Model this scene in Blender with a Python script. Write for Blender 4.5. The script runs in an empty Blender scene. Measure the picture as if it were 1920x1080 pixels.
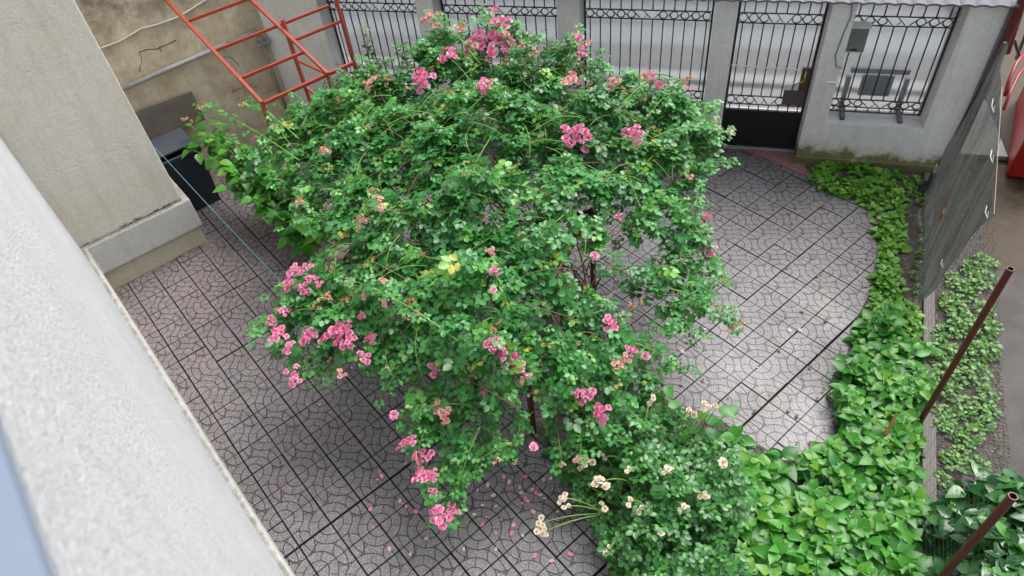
import bpy, math, random
import numpy as np
from mathutils import Vector, Matrix
SC = bpy.context.scene
COL = SC.collection
# ---------------------------------------------------------------- camera, sky, sun, exposure
CW = [-0.7224, -8.0422, 5.3907]
RW = [[0.96404, 0.2513664, -0.0862658], [0.1215172, -0.7056197, -0.6980934], [-0.2363481, 0.6625072, -0.7107909]]
cam_d = bpy.data.cameras.new('camera'); cam = bpy.data.objects.new('camera', cam_d); COL.objects.link(cam)
cam_d.sensor_width = 36.0; cam_d.lens = 36.0*1296.253/1920.0; cam_d.clip_start = 0.02; cam_d.clip_end = 500
m = Matrix.Identity(4)
for r in range(3):
    m[r][0] = RW[0][r]; m[r][1] = -RW[1][r]; m[r][2] = -RW[2][r]; m[r][3] = CW[r]
cam.matrix_world = m
cam_d.dof.use_dof = True; cam_d.dof.focus_distance = 5.4; cam_d.dof.aperture_fstop = 2.2
SC.camera = cam
SUN_EL, SUN_AZ = math.radians(58), math.radians(33)      # azimuth clockwise from +Y
w = bpy.data.worlds.new('World'); SC.world = w; w.use_nodes = True
wt = w.node_tree; wt.nodes.clear()
sky = wt.nodes.new('ShaderNodeTexSky'); sky.sky_type = 'NISHITA'; sky.sun_disc = False
sky.sun_elevation = SUN_EL; sky.sun_rotation = SUN_AZ; sky.air_density = 0.6; sky.dust_density = 3.5; sky.ozone_density = 1.2
bg = wt.nodes.new('ShaderNodeBackground'); bg.inputs[1].default_value = 0.14
wo = wt.nodes.new('ShaderNodeOutputWorld')
hs = wt.nodes.new('ShaderNodeHueSaturation'); hs.inputs['Saturation'].default_value = 0.32
wt.links.new(sky.outputs[0], hs.inputs['Color']); wt.links.new(hs.outputs[0], bg.inputs[0]); wt.links.new(bg.outputs[0], wo.inputs[0])
sd = bpy.data.lights.new('sun', 'SUN'); sd.energy = 1.45; sd.angle = math.radians(42); sd.color = (1.0, 0.97, 0.92)
sun = bpy.data.objects.new('sun', sd); COL.objects.link(sun)
sv = Vector((math.sin(SUN_AZ)*math.cos(SUN_EL), math.cos(SUN_AZ)*math.cos(SUN_EL), math.sin(SUN_EL)))
sun.rotation_euler = sv.to_track_quat('Z', 'Y').to_euler(); sun.location = (0, 0, 12)
SC.view_settings.view_transform = 'Standard'; SC.view_settings.look = 'None'
SC.view_settings.exposure = 1.22; SC.view_settings.gamma = 1.0
SC.cycles.max_bounces = 8; SC.cycles.transparent_max_bounces = 16; SC.cycles.transmission_bounces = 6
SC.cycles.use_denoising = True; SC.cycles.sample_clamp_indirect = 6.0
PI = math.pi
rng = np.random.default_rng(7); random.seed(7)

# ---------------------------------------------------------------- frames: yard world (X along street wall, Y outward) and house frame (u, v)
UD = np.array([0.5735764, 0.819152, 0.0]); VD = np.array([-0.819152, 0.5735764, 0.0])
CB = np.array([CW[0], CW[1], 0.0])
def U(u, v, z): return CB + UD*u + VD*v + np.array([0, 0, z])
GRID0 = np.array([0.3387, -3.7733, 0.0])

# ---------------------------------------------------------------- helpers
def tag(o, label=None, cat=None, group=None, kind=None):
    if label: o['label'] = label
    if cat: o['category'] = cat
    if group: o['group'] = group
    if kind: o['kind'] = kind
    return o
def thing(name, loc, label, cat, group=None):
    o = bpy.data.objects.new(name, None); COL.objects.link(o); o.location = loc; o.empty_display_size = 0.1
    return tag(o, label, cat, group)
def link(name, me, mat=None, parent=None):
    o = bpy.data.objects.new(name, me); COL.objects.link(o)
    if mat is not None and len(me.materials) == 0: me.materials.append(mat)
    if parent is not None:
        o.parent = parent
        o.matrix_parent_inverse = Matrix.Translation(-Vector(parent_world(parent)))
    return o
def parent_world(p):
    v = Vector((0, 0, 0))
    while p is not None:
        if p.type == 'EMPTY': v = Vector(p.location)
        p = p.parent
    return v
class MB:
    def __init__(s): s.v = []; s.f = []
    def add(s, vs, fs):
        b = len(s.v); s.v += [tuple(map(float, q)) for q in vs]; s.f += [tuple(i+b for i in f) for f in fs]; return s
    def hexa(s, c):     # 8 corners: bottom 4 ccw, top 4 ccw
        return s.add(c, [(3,2,1,0),(4,5,6,7),(0,1,5,4),(1,2,6,5),(2,3,7,6),(3,0,4,7)])
    def box(s, x0, x1, y0, y1, z0, z1):
        return s.hexa([(x0,y0,z0),(x1,y0,z0),(x1,y1,z0),(x0,y1,z0),(x0,y0,z1),(x1,y0,z1),(x1,y1,z1),(x0,y1,z1)])
    def ubox(s, u0, u1, v0, v1, z0, z1):
        return s.hexa([U(u0,v0,z0),U(u1,v0,z0),U(u1,v1,z0),U(u0,v1,z0),U(u0,v0,z1),U(u1,v0,z1),U(u1,v1,z1),U(u0,v1,z1)])
    def bar(s, a, b, w, h=None, up=(0,0,1)):
        h = h or w; a = Vector(a); b = Vector(b); d = (b-a).normalized(); upv = Vector(up)
        if abs(d.dot(upv)) > .95: upv = Vector((1,0,0))
        x = d.cross(upv).normalized()*(w/2); y = x.cross(d).normalized()*(h/2)
        return s.hexa([a-x-y, a+x-y, b+x-y, b-x-y, a-x+y, a+x+y, b+x+y, b-x+y])
    def tube(s, pts, r, n=8, caps=True):
        pts = [Vector(p) for p in pts]; rs = r if isinstance(r, (list, tuple)) else [r]*len(pts)
        b = len(s.v); ref = Vector((0.31, 0.17, 0.93)).normalized()
        for i, p in enumerate(pts):
            d = (pts[min(i+1, len(pts)-1)]-pts[max(i-1, 0)])
            d = d.normalized() if d.length > 1e-9 else Vector((0,0,1))
            rf = ref if abs(d.dot(ref)) < .97 else Vector((1,0,0))
            x = d.cross(rf).normalized(); y = d.cross(x)
            for k in range(n):
                t = 2*PI*k/n; q = p + x*math.cos(t)*rs[i] + y*math.sin(t)*rs[i]; s.v.append(tuple(q))
        for i in range(len(pts)-1):
            for k in range(n):
                a0 = b+i*n+k; a1 = b+i*n+(k+1) % n; s.f.append((a0, a1, a1+n, a0+n))
        if caps:
            s.f.append(tuple(b+k for k in range(n))[::-1]); e = b+(len(pts)-1)*n; s.f.append(tuple(e+k for k in range(n)))
        return s
    def prism(s, poly, z0, z1):   # ccw plan polygon of (x, y)
        n = len(poly); b = [(p[0], p[1], z0) for p in poly]; t = [(p[0], p[1], z1) for p in poly]
        return s.add(b+t, [tuple(range(n))[::-1], tuple(range(n, 2*n))]+[(i, (i+1) % n, n+(i+1) % n, n+i) for i in range(n)])
    def ring(s, c, R, r, ax, ay, n=14):   # small torus, axes ax, ay
        c = Vector(c); ax = Vector(ax); ay = Vector(ay)
        pts = [c+ax*math.cos(2*PI*k/n)*R+ay*math.sin(2*PI*k/n)*R for k in range(n+1)]
        return s.tube(pts, r, 5, False)
    def build(s, name, mat=None, parent=None, smooth=False, bevel=0):
        me = bpy.data.meshes.new(name); me.from_pydata(s.v, [], s.f); me.update()
        if smooth:
            for p in me.polygons: p.use_smooth = True
        o = link(name, me, mat, parent)
        if bevel:
            md = o.modifiers.new('bevel', 'BEVEL'); md.width = bevel; md.segments = 2; md.limit_method = 'ANGLE'; md.angle_limit = 0.7
        return o

# ---------------------------------------------------------------- materials
MATS = {}
class NT:
    def __init__(s, name):
        s.m = bpy.data.materials.new(name); s.m.use_nodes = True; s.t = s.m.node_tree; s.t.nodes.clear()
        s.out = s.t.nodes.new('ShaderNodeOutputMaterial'); s.b = s.t.nodes.new('ShaderNodeBsdfPrincipled')
        s.t.links.new(s.b.outputs[0], s.out.inputs[0]); MATS[name] = s.m
    def n(s, kind, **kw):
        nd = s.t.nodes.new('ShaderNode'+kind)
        for k, v in kw.items(): setattr(nd, k, v)
        return nd
    def put(s, sock, v):
        if hasattr(v, 'node') or isinstance(v, bpy.types.NodeSocket): s.t.links.new(v, sock)
        elif isinstance(v, (tuple, list)) and len(v) == 3 and sock.type == 'RGBA': sock.default_value = (*v, 1)
        else: sock.default_value = v
    def set(s, **kw):
        for k, v in kw.items(): s.put(s.b.inputs[k.replace('_', ' ')], v)
        return s
    def math(s, op, a, b=0.0, c=None, clamp=False):
        nd = s.n('Math', operation=op, use_clamp=clamp); s.put(nd.inputs[0], a); s.put(nd.inputs[1], b)
        if c is not None: s.put(nd.inputs[2], c)
        return nd.outputs[0]
    def pos(s): return s.n('NewGeometry').outputs['Position']
    def xyz(s, v):
        nd = s.n('SeparateXYZ'); s.put(nd.inputs[0], v); return nd.outputs
    def scalev(s, v, sc):
        nd = s.n('VectorMath', operation='MULTIPLY'); s.put(nd.inputs[0], v); nd.inputs[1].default_value = sc; return nd.outputs[0]
    def noise(s, sc, det=4, rough=.55, vec=None, dist=0):
        nd = s.n('TexNoise'); s.put(nd.inputs['Vector'], vec if vec is not None else s.pos())
        nd.inputs['Scale'].default_value = sc; nd.inputs['Detail'].default_value = det; nd.inputs['Roughness'].default_value = rough; nd.inputs['Distortion'].default_value = dist
        return nd.outputs[0]
    def voro(s, sc, vec=None, feature='F1', out='Distance'):
        nd = s.n('TexVoronoi', feature=feature); s.put(nd.inputs['Vector'], vec if vec is not None else s.pos()); nd.inputs['Scale'].default_value = sc
        return nd.outputs[out]
    def ramp(s, f, stops):
        nd = s.n('ValToRGB'); s.put(nd.inputs[0], f); e = nd.color_ramp.elements
        while len(e) < len(stops): e.new(0.5)
        for el, (p, c) in zip(e, stops):
            el.position = p; el.color = (*c, 1) if isinstance(c, (tuple, list)) else (c, c, c, 1)
        return nd.outputs[0]
    def mix(s, f, a, b, mode='MIX'):
        nd = s.n('Mix', data_type='RGBA', blend_type=mode); s.put(nd.inputs[0], f); s.put(nd.inputs[6], a); s.put(nd.inputs[7], b); return nd.outputs[2]
    def bump(s, h, dist=.01, st=1.0, nrm=None):
        nd = s.n('Bump'); s.put(nd.inputs['Height'], h); nd.inputs['Distance'].default_value = dist; nd.inputs['Strength'].default_value = st
        if nrm is not None: s.put(nd.inputs['Normal'], nrm)
        s.put(s.b.inputs['Normal'], nd.outputs[0]); return nd.outputs[0]
    def attr(s, nm, o='Fac'): return s.n('Attribute', attribute_name=nm).outputs[o]

def simple(name, col, rough=.5, metal=0, var=.15, sc=12, bump=0, bsc=60, spec=.5):
    t = NT(name); nz = t.noise(sc)
    t.set(Base_Color=t.mix(t.math('MULTIPLY', nz, 1.0), tuple(c*(1-var) for c in col), tuple(min(1, c*(1+var)) for c in col)), Roughness=t.math('MULTIPLY_ADD', nz, .25, rough-.12), Metallic=metal)
    t.b.inputs['Specular IOR Level'].default_value = spec
    if bump: t.bump(t.noise(bsc, 3), bump)
    return t.m

def plaster(name, base, tint, grain=.006, stain=None, spk=.38, dr=.45):
    t = NT(name); P = t.pos()
    big = t.noise(1.3, 5, .6); mid = t.noise(9, 5, .65)
    c = t.mix(t.ramp(big, [(.35, 0), (.68, 1)]), base, tint)
    c = t.mix(t.math('MULTIPLY', t.ramp(mid, [(.35, 1), (.6, 0)]), .25), c, tuple(x*.75 for x in base))
    drip = t.noise(2.2, 6, .7, vec=t.scalev(P, (3.5, 3.5, .35)))
    c = t.mix(t.math('MULTIPLY', t.ramp(drip, [(.5, 0), (.72, 1)]), dr), c, tuple(x*y for x, y in zip(base, (.62, .60, .52))))
    fine = t.noise(150, 3, .7); gr = t.noise(38, 4, .75)
    c = t.mix(t.math('MULTIPLY', t.ramp(gr, [(.3, 1), (.55, 0)]), spk), c, tuple(x*.55 for x in base))
    if stain: c = stain(t, c, P)
    t.set(Base_Color=c, Roughness=.82)
    h = t.math('ADD', t.math('MULTIPLY', gr, 1.0), t.math('MULTIPLY', fine, .35))
    t.bump(h, grain, .9)
    return t.m

def moss_line(z0, z1, col=(.05, .055, .03)):
    def f(t, c, P):
        z = t.xyz(P)[2]; nz = t.noise(26, 5, .75)
        a = t.math('SUBTRACT', z0+(z1-z0), z); a = t.math('DIVIDE', a, z1-z0)
        a = t.math('ADD', a, t.math('MULTIPLY', t.math('SUBTRACT', nz, .5), 2.6))
        a = t.ramp(a, [(.45, 0), (.85, 1)]); a = t.math('MULTIPLY', a, t.ramp(t.noise(3.5, 4, .6), [(.36, .15), (.55, 1)]))
        return t.mix(a, c, col)
    return f

M_facade = plaster('facade plaster', (.57, .585, .605), (.62, .63, .64), .032, moss_line(.655, .70, (.12,.115,.10)), .12, .18)  # sky light on this side put into the colour as a bluish tint
M_wing = plaster('wing plaster', (.70, .68, .62), (.71, .65, .51), .02, moss_line(.655, .745, (.045, .05, .02)), .3, .35)  # same wall as the facade; its warmer light put into the beige
def ledge_dirt(t, c, P):
    nz = t.xyz(t.n('NewGeometry').outputs['Normal'])[2]
    f = t.math('MULTIPLY', t.ramp(nz, [(.75, 0), (.95, 1)]), t.ramp(t.noise(9, 6, .7), [(.38, .45), (.6, .95)]))
    return t.mix(f, c, (.13, .13, .115))
M_mould = plaster('moulding plaster', (.50, .50, .475), (.56, .55, .50), .002, ledge_dirt)
M_plinth = plaster('plinth plaster', (.47, .44, .34), (.55, .50, .37), .004)

def old_stain(t, c, P):
    nz = t.noise(2.6, 7, .68, dist=.4); n2 = t.noise(5.5, 6, .7, dist=.8)
    z = t.xyz(P)[2]
    c = t.mix(t.math('MULTIPLY', t.ramp(nz, [(.42, 0), (.60, 1)]), .7), c, (.36, .29, .19))
    c = t.mix(t.ramp(n2, [(.60, 0), (.70, .75)]), c, (.47, .44, .38))
    up = t.ramp(z, [(1.0, 0), (1.0, 0)]) if False else t.math('MULTIPLY', t.math('SUBTRACT', z, 1.75, clamp=True), 1.6, clamp=True)
    c = t.mix(t.math('MULTIPLY', up, t.ramp(t.noise(4, 6, .7), [(.35, 0), (.6, .85)])), c, (.13, .11, .085))
    v = t.n('TexVoronoi', feature='DISTANCE_TO_EDGE'); t.put(v.inputs['Vector'], t.mix(.22, P, t.noise(3, 4, .6, dist=1.0)) if False else P); v.inputs['Scale'].default_value = 1.1
    return c
M_old = plaster('old wall plaster', (.64, .55, .41), (.70, .62, .48), .016, old_stain)

def street_wall_stain(t, c, P):
    x, y, z = t.xyz(P); nz = t.noise(3.2, 6, .7); n2 = t.noise(14, 5, .7)
    a = t.math('SUBTRACT', .42, z); a = t.math('MULTIPLY_ADD', t.math('SUBTRACT', nz, .5), .9, a)
    c = t.mix(t.math('MULTIPLY', t.ramp(a, [(.05, 0), (.30, 1)]), .7), c, (.34, .31, .21))
    b = t.math('SUBTRACT', .25, z); b = t.math('MULTIPLY_ADD', t.math('SUBTRACT', nz, .5), .75, b); b = t.math('MULTIPLY_ADD', t.math('SUBTRACT', n2, .5), .2, b)
    c = t.mix(t.ramp(b, [(-.0, 0), (.10, .85)]), c, (.13, .135, .02))
    d = t.math('SUBTRACT', .13, z); d = t.math('MULTIPLY_ADD', t.math('SUBTRACT', nz, .5), .2, d)
    c = t.mix(t.ramp(d, [(.0, 0), (.06, .75)]), c, (.09, .085, .04))
    return c
M_swall = plaster('street wall plaster', (.70, .70, .69), (.76, .76, .75), .0015, street_wall_stain)

# fan pattern paving
def mk_paving():
    t = NT('wet terrazzo paving'); uv = t.n('UVMap', uv_map='tile').outputs[0]
    a, b, _ = t.xyz(uv); a1 = t.math('SUBTRACT', 1.0, a); b1 = t.math('SUBTRACT', 1.0, b)
    nz = t.math('MULTIPLY', t.math('SUBTRACT', t.noise(6, 2), .5), .05)
    def L(x, y): return t.math('ADD', t.math('SQRT', t.math('ADD', t.math('MULTIPLY', x, x), t.math('MULTIPLY', y, y))), nz)
    d1, d2 = L(a, b), L(a1, b1); W = .015
    def ln(x, w=W): return t.math('LESS_THAN', t.math('ABSOLUTE', x), w)
    def AND(*q):
        r = q[0]
        for k in q[1:]: r = t.math('MULTIPLY', r, k)
        return r
    def OR(*q):
        r = q[0]
        for k in q[1:]: r = t.math('MAXIMUM', r, k)
        return r
    gt = lambda x, y: t.math('GREATER_THAN', x, y)
    lt = lambda x, y: t.math('LESS_THAN', x, y)
    A = t.math('SUBTRACT', a, b)
    s = [ln(t.math('SUBTRACT', d1, .33)), ln(t.math('SUBTRACT', d2, .33)), ln(t.math('SUBTRACT', d1, .60)), ln(t.math('SUBTRACT', d2, .60)),
         AND(ln(t.math('SUBTRACT', d1, .87)), gt(d2, .60), gt(A, 0.0)), AND(ln(t.math('SUBTRACT', d2, .87)), gt(d1, .60), lt(A, 0.0)),
         AND(ln(A), OR(AND(gt(d1, .33), lt(d1, .60)), AND(gt(d2, .33), lt(d2, .60)))),
         AND(ln(t.math('SUBTRACT', t.math('MULTIPLY', a, .44), b), .013), gt(d1, .60), gt(d2, .60)),
         AND(ln(t.math('SUBTRACT', t.math('MULTIPLY', b1, .44), a1), .013), gt(d1, .60), gt(d2, .60)),
         AND(ln(t.math('SUBTRACT', L(a1, b), .42)), gt(d1, .60), gt(d2, .60)), AND(ln(t.math('SUBTRACT', L(a, b1), .42)), gt(d1, .60), gt(d2, .60)),
         lt(t.math('MINIMUM', t.math('MINIMUM', a, a1), t.math('MINIMUM', b, b1)), .004)]
    g = OR(*s)
    rnd = t.attr('rnd'); P = t.pos(); x, y, z = t.xyz(P)
    big = t.noise(.9, 4, .6); mid = t.noise(7, 5, .7)
    left = t.math('MULTIPLY', t.math('ADD', t.math('MULTIPLY', x, -.30), -.62), 1.0, clamp=True)     # the left of the yard has redder slabs
    c = t.mix(left, (.152, .150, .162), (.142, .116, .126))
    c = t.mix(t.math('MULTIPLY', rnd, .6), c, (.15, .142, .15))
    c = t.mix(t.math('MULTIPLY', t.ramp(mid, [(.42, 0), (.7, 1)]), .45), c, (.17, .155, .15))
    red = t.ramp(t.noise(1.7, 5, .7), [(.52, 0), (.68, 1)])
    c = t.mix(t.math('MULTIPLY', red, t.math('MULTIPLY_ADD', left, .45, .12)), c, (.26, .16, .165))
    gr = t.ramp(t.noise(1.1, 5, .7, vec=t.scalev(P, (1.3, .9, 1))), [(.60, 0), (.72, 1)])
    c = t.mix(t.math('MULTIPLY', gr, .5), c, (.20, .24, .13))
    cell = t.xyz(t.voro(13, vec=t.mix(.12, P, t.n('TexNoise').outputs['Color'])  if False else P, out='Color'))[1]
    c = t.mix(t.math('MULTIPLY', t.ramp(cell, [(.55, 0), (.95, 1)]), .30), c, (.13, .10, .115))
    dk = t.ramp(t.noise(2.2, 6, .75, vec=t.scalev(P, (1, 1.2, 3))), [(.54, 0), (.70, 1)])
    c = t.mix(t.math('MULTIPLY', dk, .65), c, (.09, .085, .08))
    sp = t.voro(230, out='Color'); spk = t.xyz(sp)[0]
    c = t.mix(t.ramp(spk, [(.80, 0), (.93, .55)]), c, (.52, .50, .49))
    c = t.mix(t.ramp(spk, [(.05, .6), (.24, 0)]), c, (.07, .065, .065))
    c = t.mix(t.math('MULTIPLY', g, .88), c, (.022, .020, .021))
    wet = t.ramp(big, [(.35, 0), (.65, 1)])
    t.set(Base_Color=c, Roughness=t.math('MULTIPLY_ADD', wet, -.28, .52))
    t.b.inputs['Specular IOR Level'].default_value = .32
    h = t.math('ADD', t.math('MULTIPLY', g, -1.0), t.math('MULTIPLY', t.noise(120, 3), .25))
    t.bump(h, .004, .8)
    return t.m
M_pave = mk_paving()
t = NT('dark joint earth'); t.set(Base_Color=t.ramp(t.noise(5, 5), [(.4, (.022, .020, .017)), (.62, (.03, .045, .015))]), Roughness=.9); M_joint = t.m
t = NT('garden soil'); nz = t.noise(14, 8, .75); v = t.voro(38)
t.set(Base_Color=t.mix(t.ramp(t.voro(55, out='Color'), [(.86, 0), (.93, .6)]), t.ramp(nz, [(.3, (.045, .037, .030)), (.7, (.15, .13, .115))]), (.32, .30, .27)), Roughness=.8)
t.bump(t.math('ADD', t.math('MULTIPLY', nz, 1.5), v), .03); M_soil = t.m
t = NT('wet concrete path'); nz = t.noise(2.2, 7, .7); w2 = t.noise(1.0, 4, .6)
t.set(Base_Color=t.mix(t.ramp(w2, [(.42, 0), (.6, 1)]), t.ramp(nz, [(.3, (.06, .057, .055)), (.7, (.115, .11, .107))]), (.045, .038, .032)), Roughness=t.ramp(w2, [(.4, .75), (.55, .5)])); t.b.inputs['Specular IOR Level'].default_value = .2; t.bump(t.noise(60, 5), .006); M_path = t.m
t = NT('brown wet floor'); nz = t.noise(3.2, 8, .72, dist=.6)
t.set(Base_Color=t.ramp(nz, [(.35, (.03, .02, .012)), (.55, (.06, .042, .024)), (.75, (.10, .08, .055))]), Roughness=t.ramp(nz, [(.4, .5), (.6, .7)])); t.b.inputs['Specular IOR Level'].default_value = .25; t.bump(t.noise(40, 5), .006); M_brown = t.m
M_kerb = simple('kerb concrete', (.13, .12, .11), .75, var=.45, sc=9, bump=.006)
M_pinkc = simple('reddish concrete', (.27, .14, .14), .6, var=.45, sc=16, bump=.004)
M_iron = simple('black painted iron', (.016, .017, .019), .38, var=.3)
M_gatep = simple('gate sheet steel', (.007, .0075, .011), .42, var=.6, sc=7)
M_red = simple('red oxide paint', (.27, .040, .022), .42, var=.30, sc=18, bump=.0008)
M_dred = simple('dark red pipe paint', (.095, .016, .014), .36, var=.5, sc=22, bump=.002)
M_sheetred = simple('red car paint', (.26, .006, .006), .35, var=.12, sc=3)
M_bin = simple('dark bin plastic', (.014, .018, .028), .45, var=.2, sc=9)
M_lid = simple('brown bin lid plastic', (.05, .04, .028), .30, var=.6, sc=5)
M_pipe = simple('grey pipe', (.24, .24, .24), .5, var=.4, sc=20, bump=.001)
M_cable = simple('white cable', (.45, .42, .36), .6, var=.3)
M_white = simple('white plastic', (.78, .78, .76), .4, var=.05)
M_brass = simple('brass', (.55, .36, .08), .3, metal=.9, var=.1)
M_lock = simple('rusty lock case', (.075, .055, .045), .6, var=.5)
M_boxg = simple('grey green box paint', (.16, .175, .155), .5, var=.2)
M_teal = simple('teal cord', (.07, .24, .25), .6)
M_navy = simple('navy broom plastic', (.03, .045, .08), .45)
M_pole = simple('dark pole', (.035, .03, .035), .4, var=.5)
M_rust = simple('rusty stick', (.22, .10, .04), .8, var=.5, sc=30)
M_wire = simple('fence wire', (.03, .032, .03), .8, spec=.1)
M_roof = simple('roof tile', (.12, .115, .14), .6, var=.3, bump=.003)
M_sill = simple('painted window sill', (.16, .20, .27), .35, var=.04)
M_sille = simple('sill lip', (.12, .13, .15), .5, var=.1)  # shade on the front lip put into this darker grey
M_gutter = simple('wet gutter', (.07, .07, .07), .5)
M_asph = simple('asphalt', (.17, .165, .16), .75, var=.2, sc=40, bump=.004)
M_side = simple('street pavement', (.33, .32, .31), .8, var=.15, sc=3, bump=.004)
M_skerb = simple('street kerb stone', (.36, .36, .35), .7, var=.15)
M_lane = simple('light road band', (.25, .26, .27), .6, var=.1)
M_bark = simple('rose cane bark', (.10, .055, .03), .8, var=.5, sc=40, bump=.004)
M_cane = simple('green rose shoot', (.17, .27, .055), .5, var=.35, sc=8)
M_canew = simple('brown woody stem', (.13, .075, .04), .7, var=.4, sc=20)
M_stone = simple('small stones', (.25, .235, .21), .7, var=.5, sc=30)

t = NT('frosted panel'); t.set(Base_Color=(.93, .95, .97), Roughness=.16, IOR=1.25); t.b.inputs['Transmission Weight'].default_value = 1.0
df = t.n('BsdfDiffuse'); df.inputs[0].default_value = (.50, .53, .56, 1); mx = t.n('MixShader'); mx.inputs[0].default_value = .30
t.t.links.new(t.b.outputs[0], mx.inputs[1]); t.t.links.new(df.outputs[0], mx.inputs[2]); t.t.links.new(mx.outputs[0], t.out.inputs[0]); M_frost = t.m
t = NT('grey plastic sheet'); nz = t.noise(2.6, 6, .65, vec=t.scalev(t.pos(), (5, 2.6, .35)))
t.set(Base_Color=t.ramp(nz, [(.38, (.025, .027, .026)), (.5, (.17, .175, .175)), (.64, (.36, .365, .36))]), Roughness=.24)  # light and dark of the folds put into the colour as streaks
t.bump(nz, .05)
tr = t.n('BsdfTransparent'); tr.inputs[0].default_value = (.56, .57, .55, 1); tl = t.n('BsdfTranslucent'); tl.inputs[0].default_value = (.13, .135, .125, 1)
m1 = t.n('MixShader'); m1.inputs[0].default_value = .3; t.t.links.new(t.b.outputs[0], m1.inputs[1]); t.t.links.new(tl.outputs[0], m1.inputs[2])
m2 = t.n('MixShader'); t.put(m2.inputs[0], t.ramp(t.noise(1.6, 3, .5, vec=t.scalev(t.pos(), (4, 1.5, .5))), [(.4, .12), (.6, .42)])); t.t.links.new(m1.outputs[0], m2.inputs[1]); t.t.links.new(tr.outputs[0], m2.inputs[2])
t.t.links.new(m2.outputs[0], t.out.inputs[0]); M_sheet = t.m

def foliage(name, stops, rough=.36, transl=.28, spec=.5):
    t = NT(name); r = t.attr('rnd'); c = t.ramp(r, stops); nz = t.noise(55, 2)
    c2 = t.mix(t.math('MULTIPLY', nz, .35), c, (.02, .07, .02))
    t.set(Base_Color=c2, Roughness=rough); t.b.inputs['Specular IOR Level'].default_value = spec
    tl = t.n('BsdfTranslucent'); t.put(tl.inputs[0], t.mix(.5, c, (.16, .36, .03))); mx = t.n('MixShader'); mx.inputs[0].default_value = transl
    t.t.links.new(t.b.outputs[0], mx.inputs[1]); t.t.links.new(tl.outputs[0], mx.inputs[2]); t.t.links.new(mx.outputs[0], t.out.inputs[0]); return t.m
M_rose = foliage('rose leaf', [(0, (.018, .10, .026)), (.35, (.045, .22, .05)), (.7, (.085, .34, .075)), (.9, (.18, .46, .07)), (.985, (.20, .40, .05)), (1, (.50, .46, .06))], .34)
M_rose2 = foliage('blue green rose leaf', [(0, (.02, .095, .028)), (.5, (.05, .20, .045)), (1, (.12, .36, .07))], .3)
M_broad = foliage('broad leaf', [(0, (.016, .11, .012)), (.5, (.042, .24, .022)), (.9, (.095, .36, .03)), (1, (.18, .40, .045))], .33, .32)
M_bright = foliage('bright young leaf', [(0, (.06, .26, .02)), (.6, (.12, .38, .03)), (1, (.24, .46, .05))], .38, .35)
M_dark = foliage('dark glossy leaf', [(0, (.012, .065, .02)), (.6, (.035, .15, .035)), (1, (.09, .27, .05))], .2, .15)
M_seed = foliage('small seedling leaf', [(0, (.04, .16, .02)), (.6, (.09, .28, .03)), (1, (.22, .40, .06))], .4)
def petals(name, stops, rough=.55):
    t = NT(name); r = t.attr('rnd'); c = t.ramp(r, stops); t.set(Base_Color=c, Roughness=rough)
    tl = t.n('BsdfTranslucent'); t.put(tl.inputs[0], c); mx = t.n('MixShader'); mx.inputs[0].default_value = .3
    t.t.links.new(t.b.outputs[0], mx.inputs[1]); t.t.links.new(tl.outputs[0], mx.inputs[2]); t.t.links.new(mx.outputs[0], t.out.inputs[0]); return t.m
M_pink = petals('pink petal', [(0, (.72, .07, .22)), (.3, (.78, .21, .40)), (.7, (.82, .40, .58)), (1, (.84, .60, .70))])
M_faded = petals('faded pink petal', [(0, (.74, .20, .27)), (.4, (.78, .42, .42)), (.8, (.72, .52, .40)), (1, (.50, .30, .14))])
M_dry = petals('withered petal', [(0, (.30, .13, .05)), (.4, (.46, .25, .11)), (.8, (.62, .42, .26)), (1, (.68, .40, .34))])
M_cream = petals('cream petal', [(0, (.72, .56, .36)), (.3, (.80, .70, .55)), (.7, (.84, .78, .68)), (1, (.85, .70, .66))])

# ---------------------------------------------------------------- ground, paving, paths, street
def sheet(name, poly, z, mat):
    mb = MB(); mb.add([(p[0], p[1], z) for p in poly], [tuple(range(len(poly)))]); return tag(mb.build(name, mat), kind='structure')
sheet('ground', [(-60, -60), (60, -60), (60, 60), (-60, 60)], -.035, M_joint)

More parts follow.
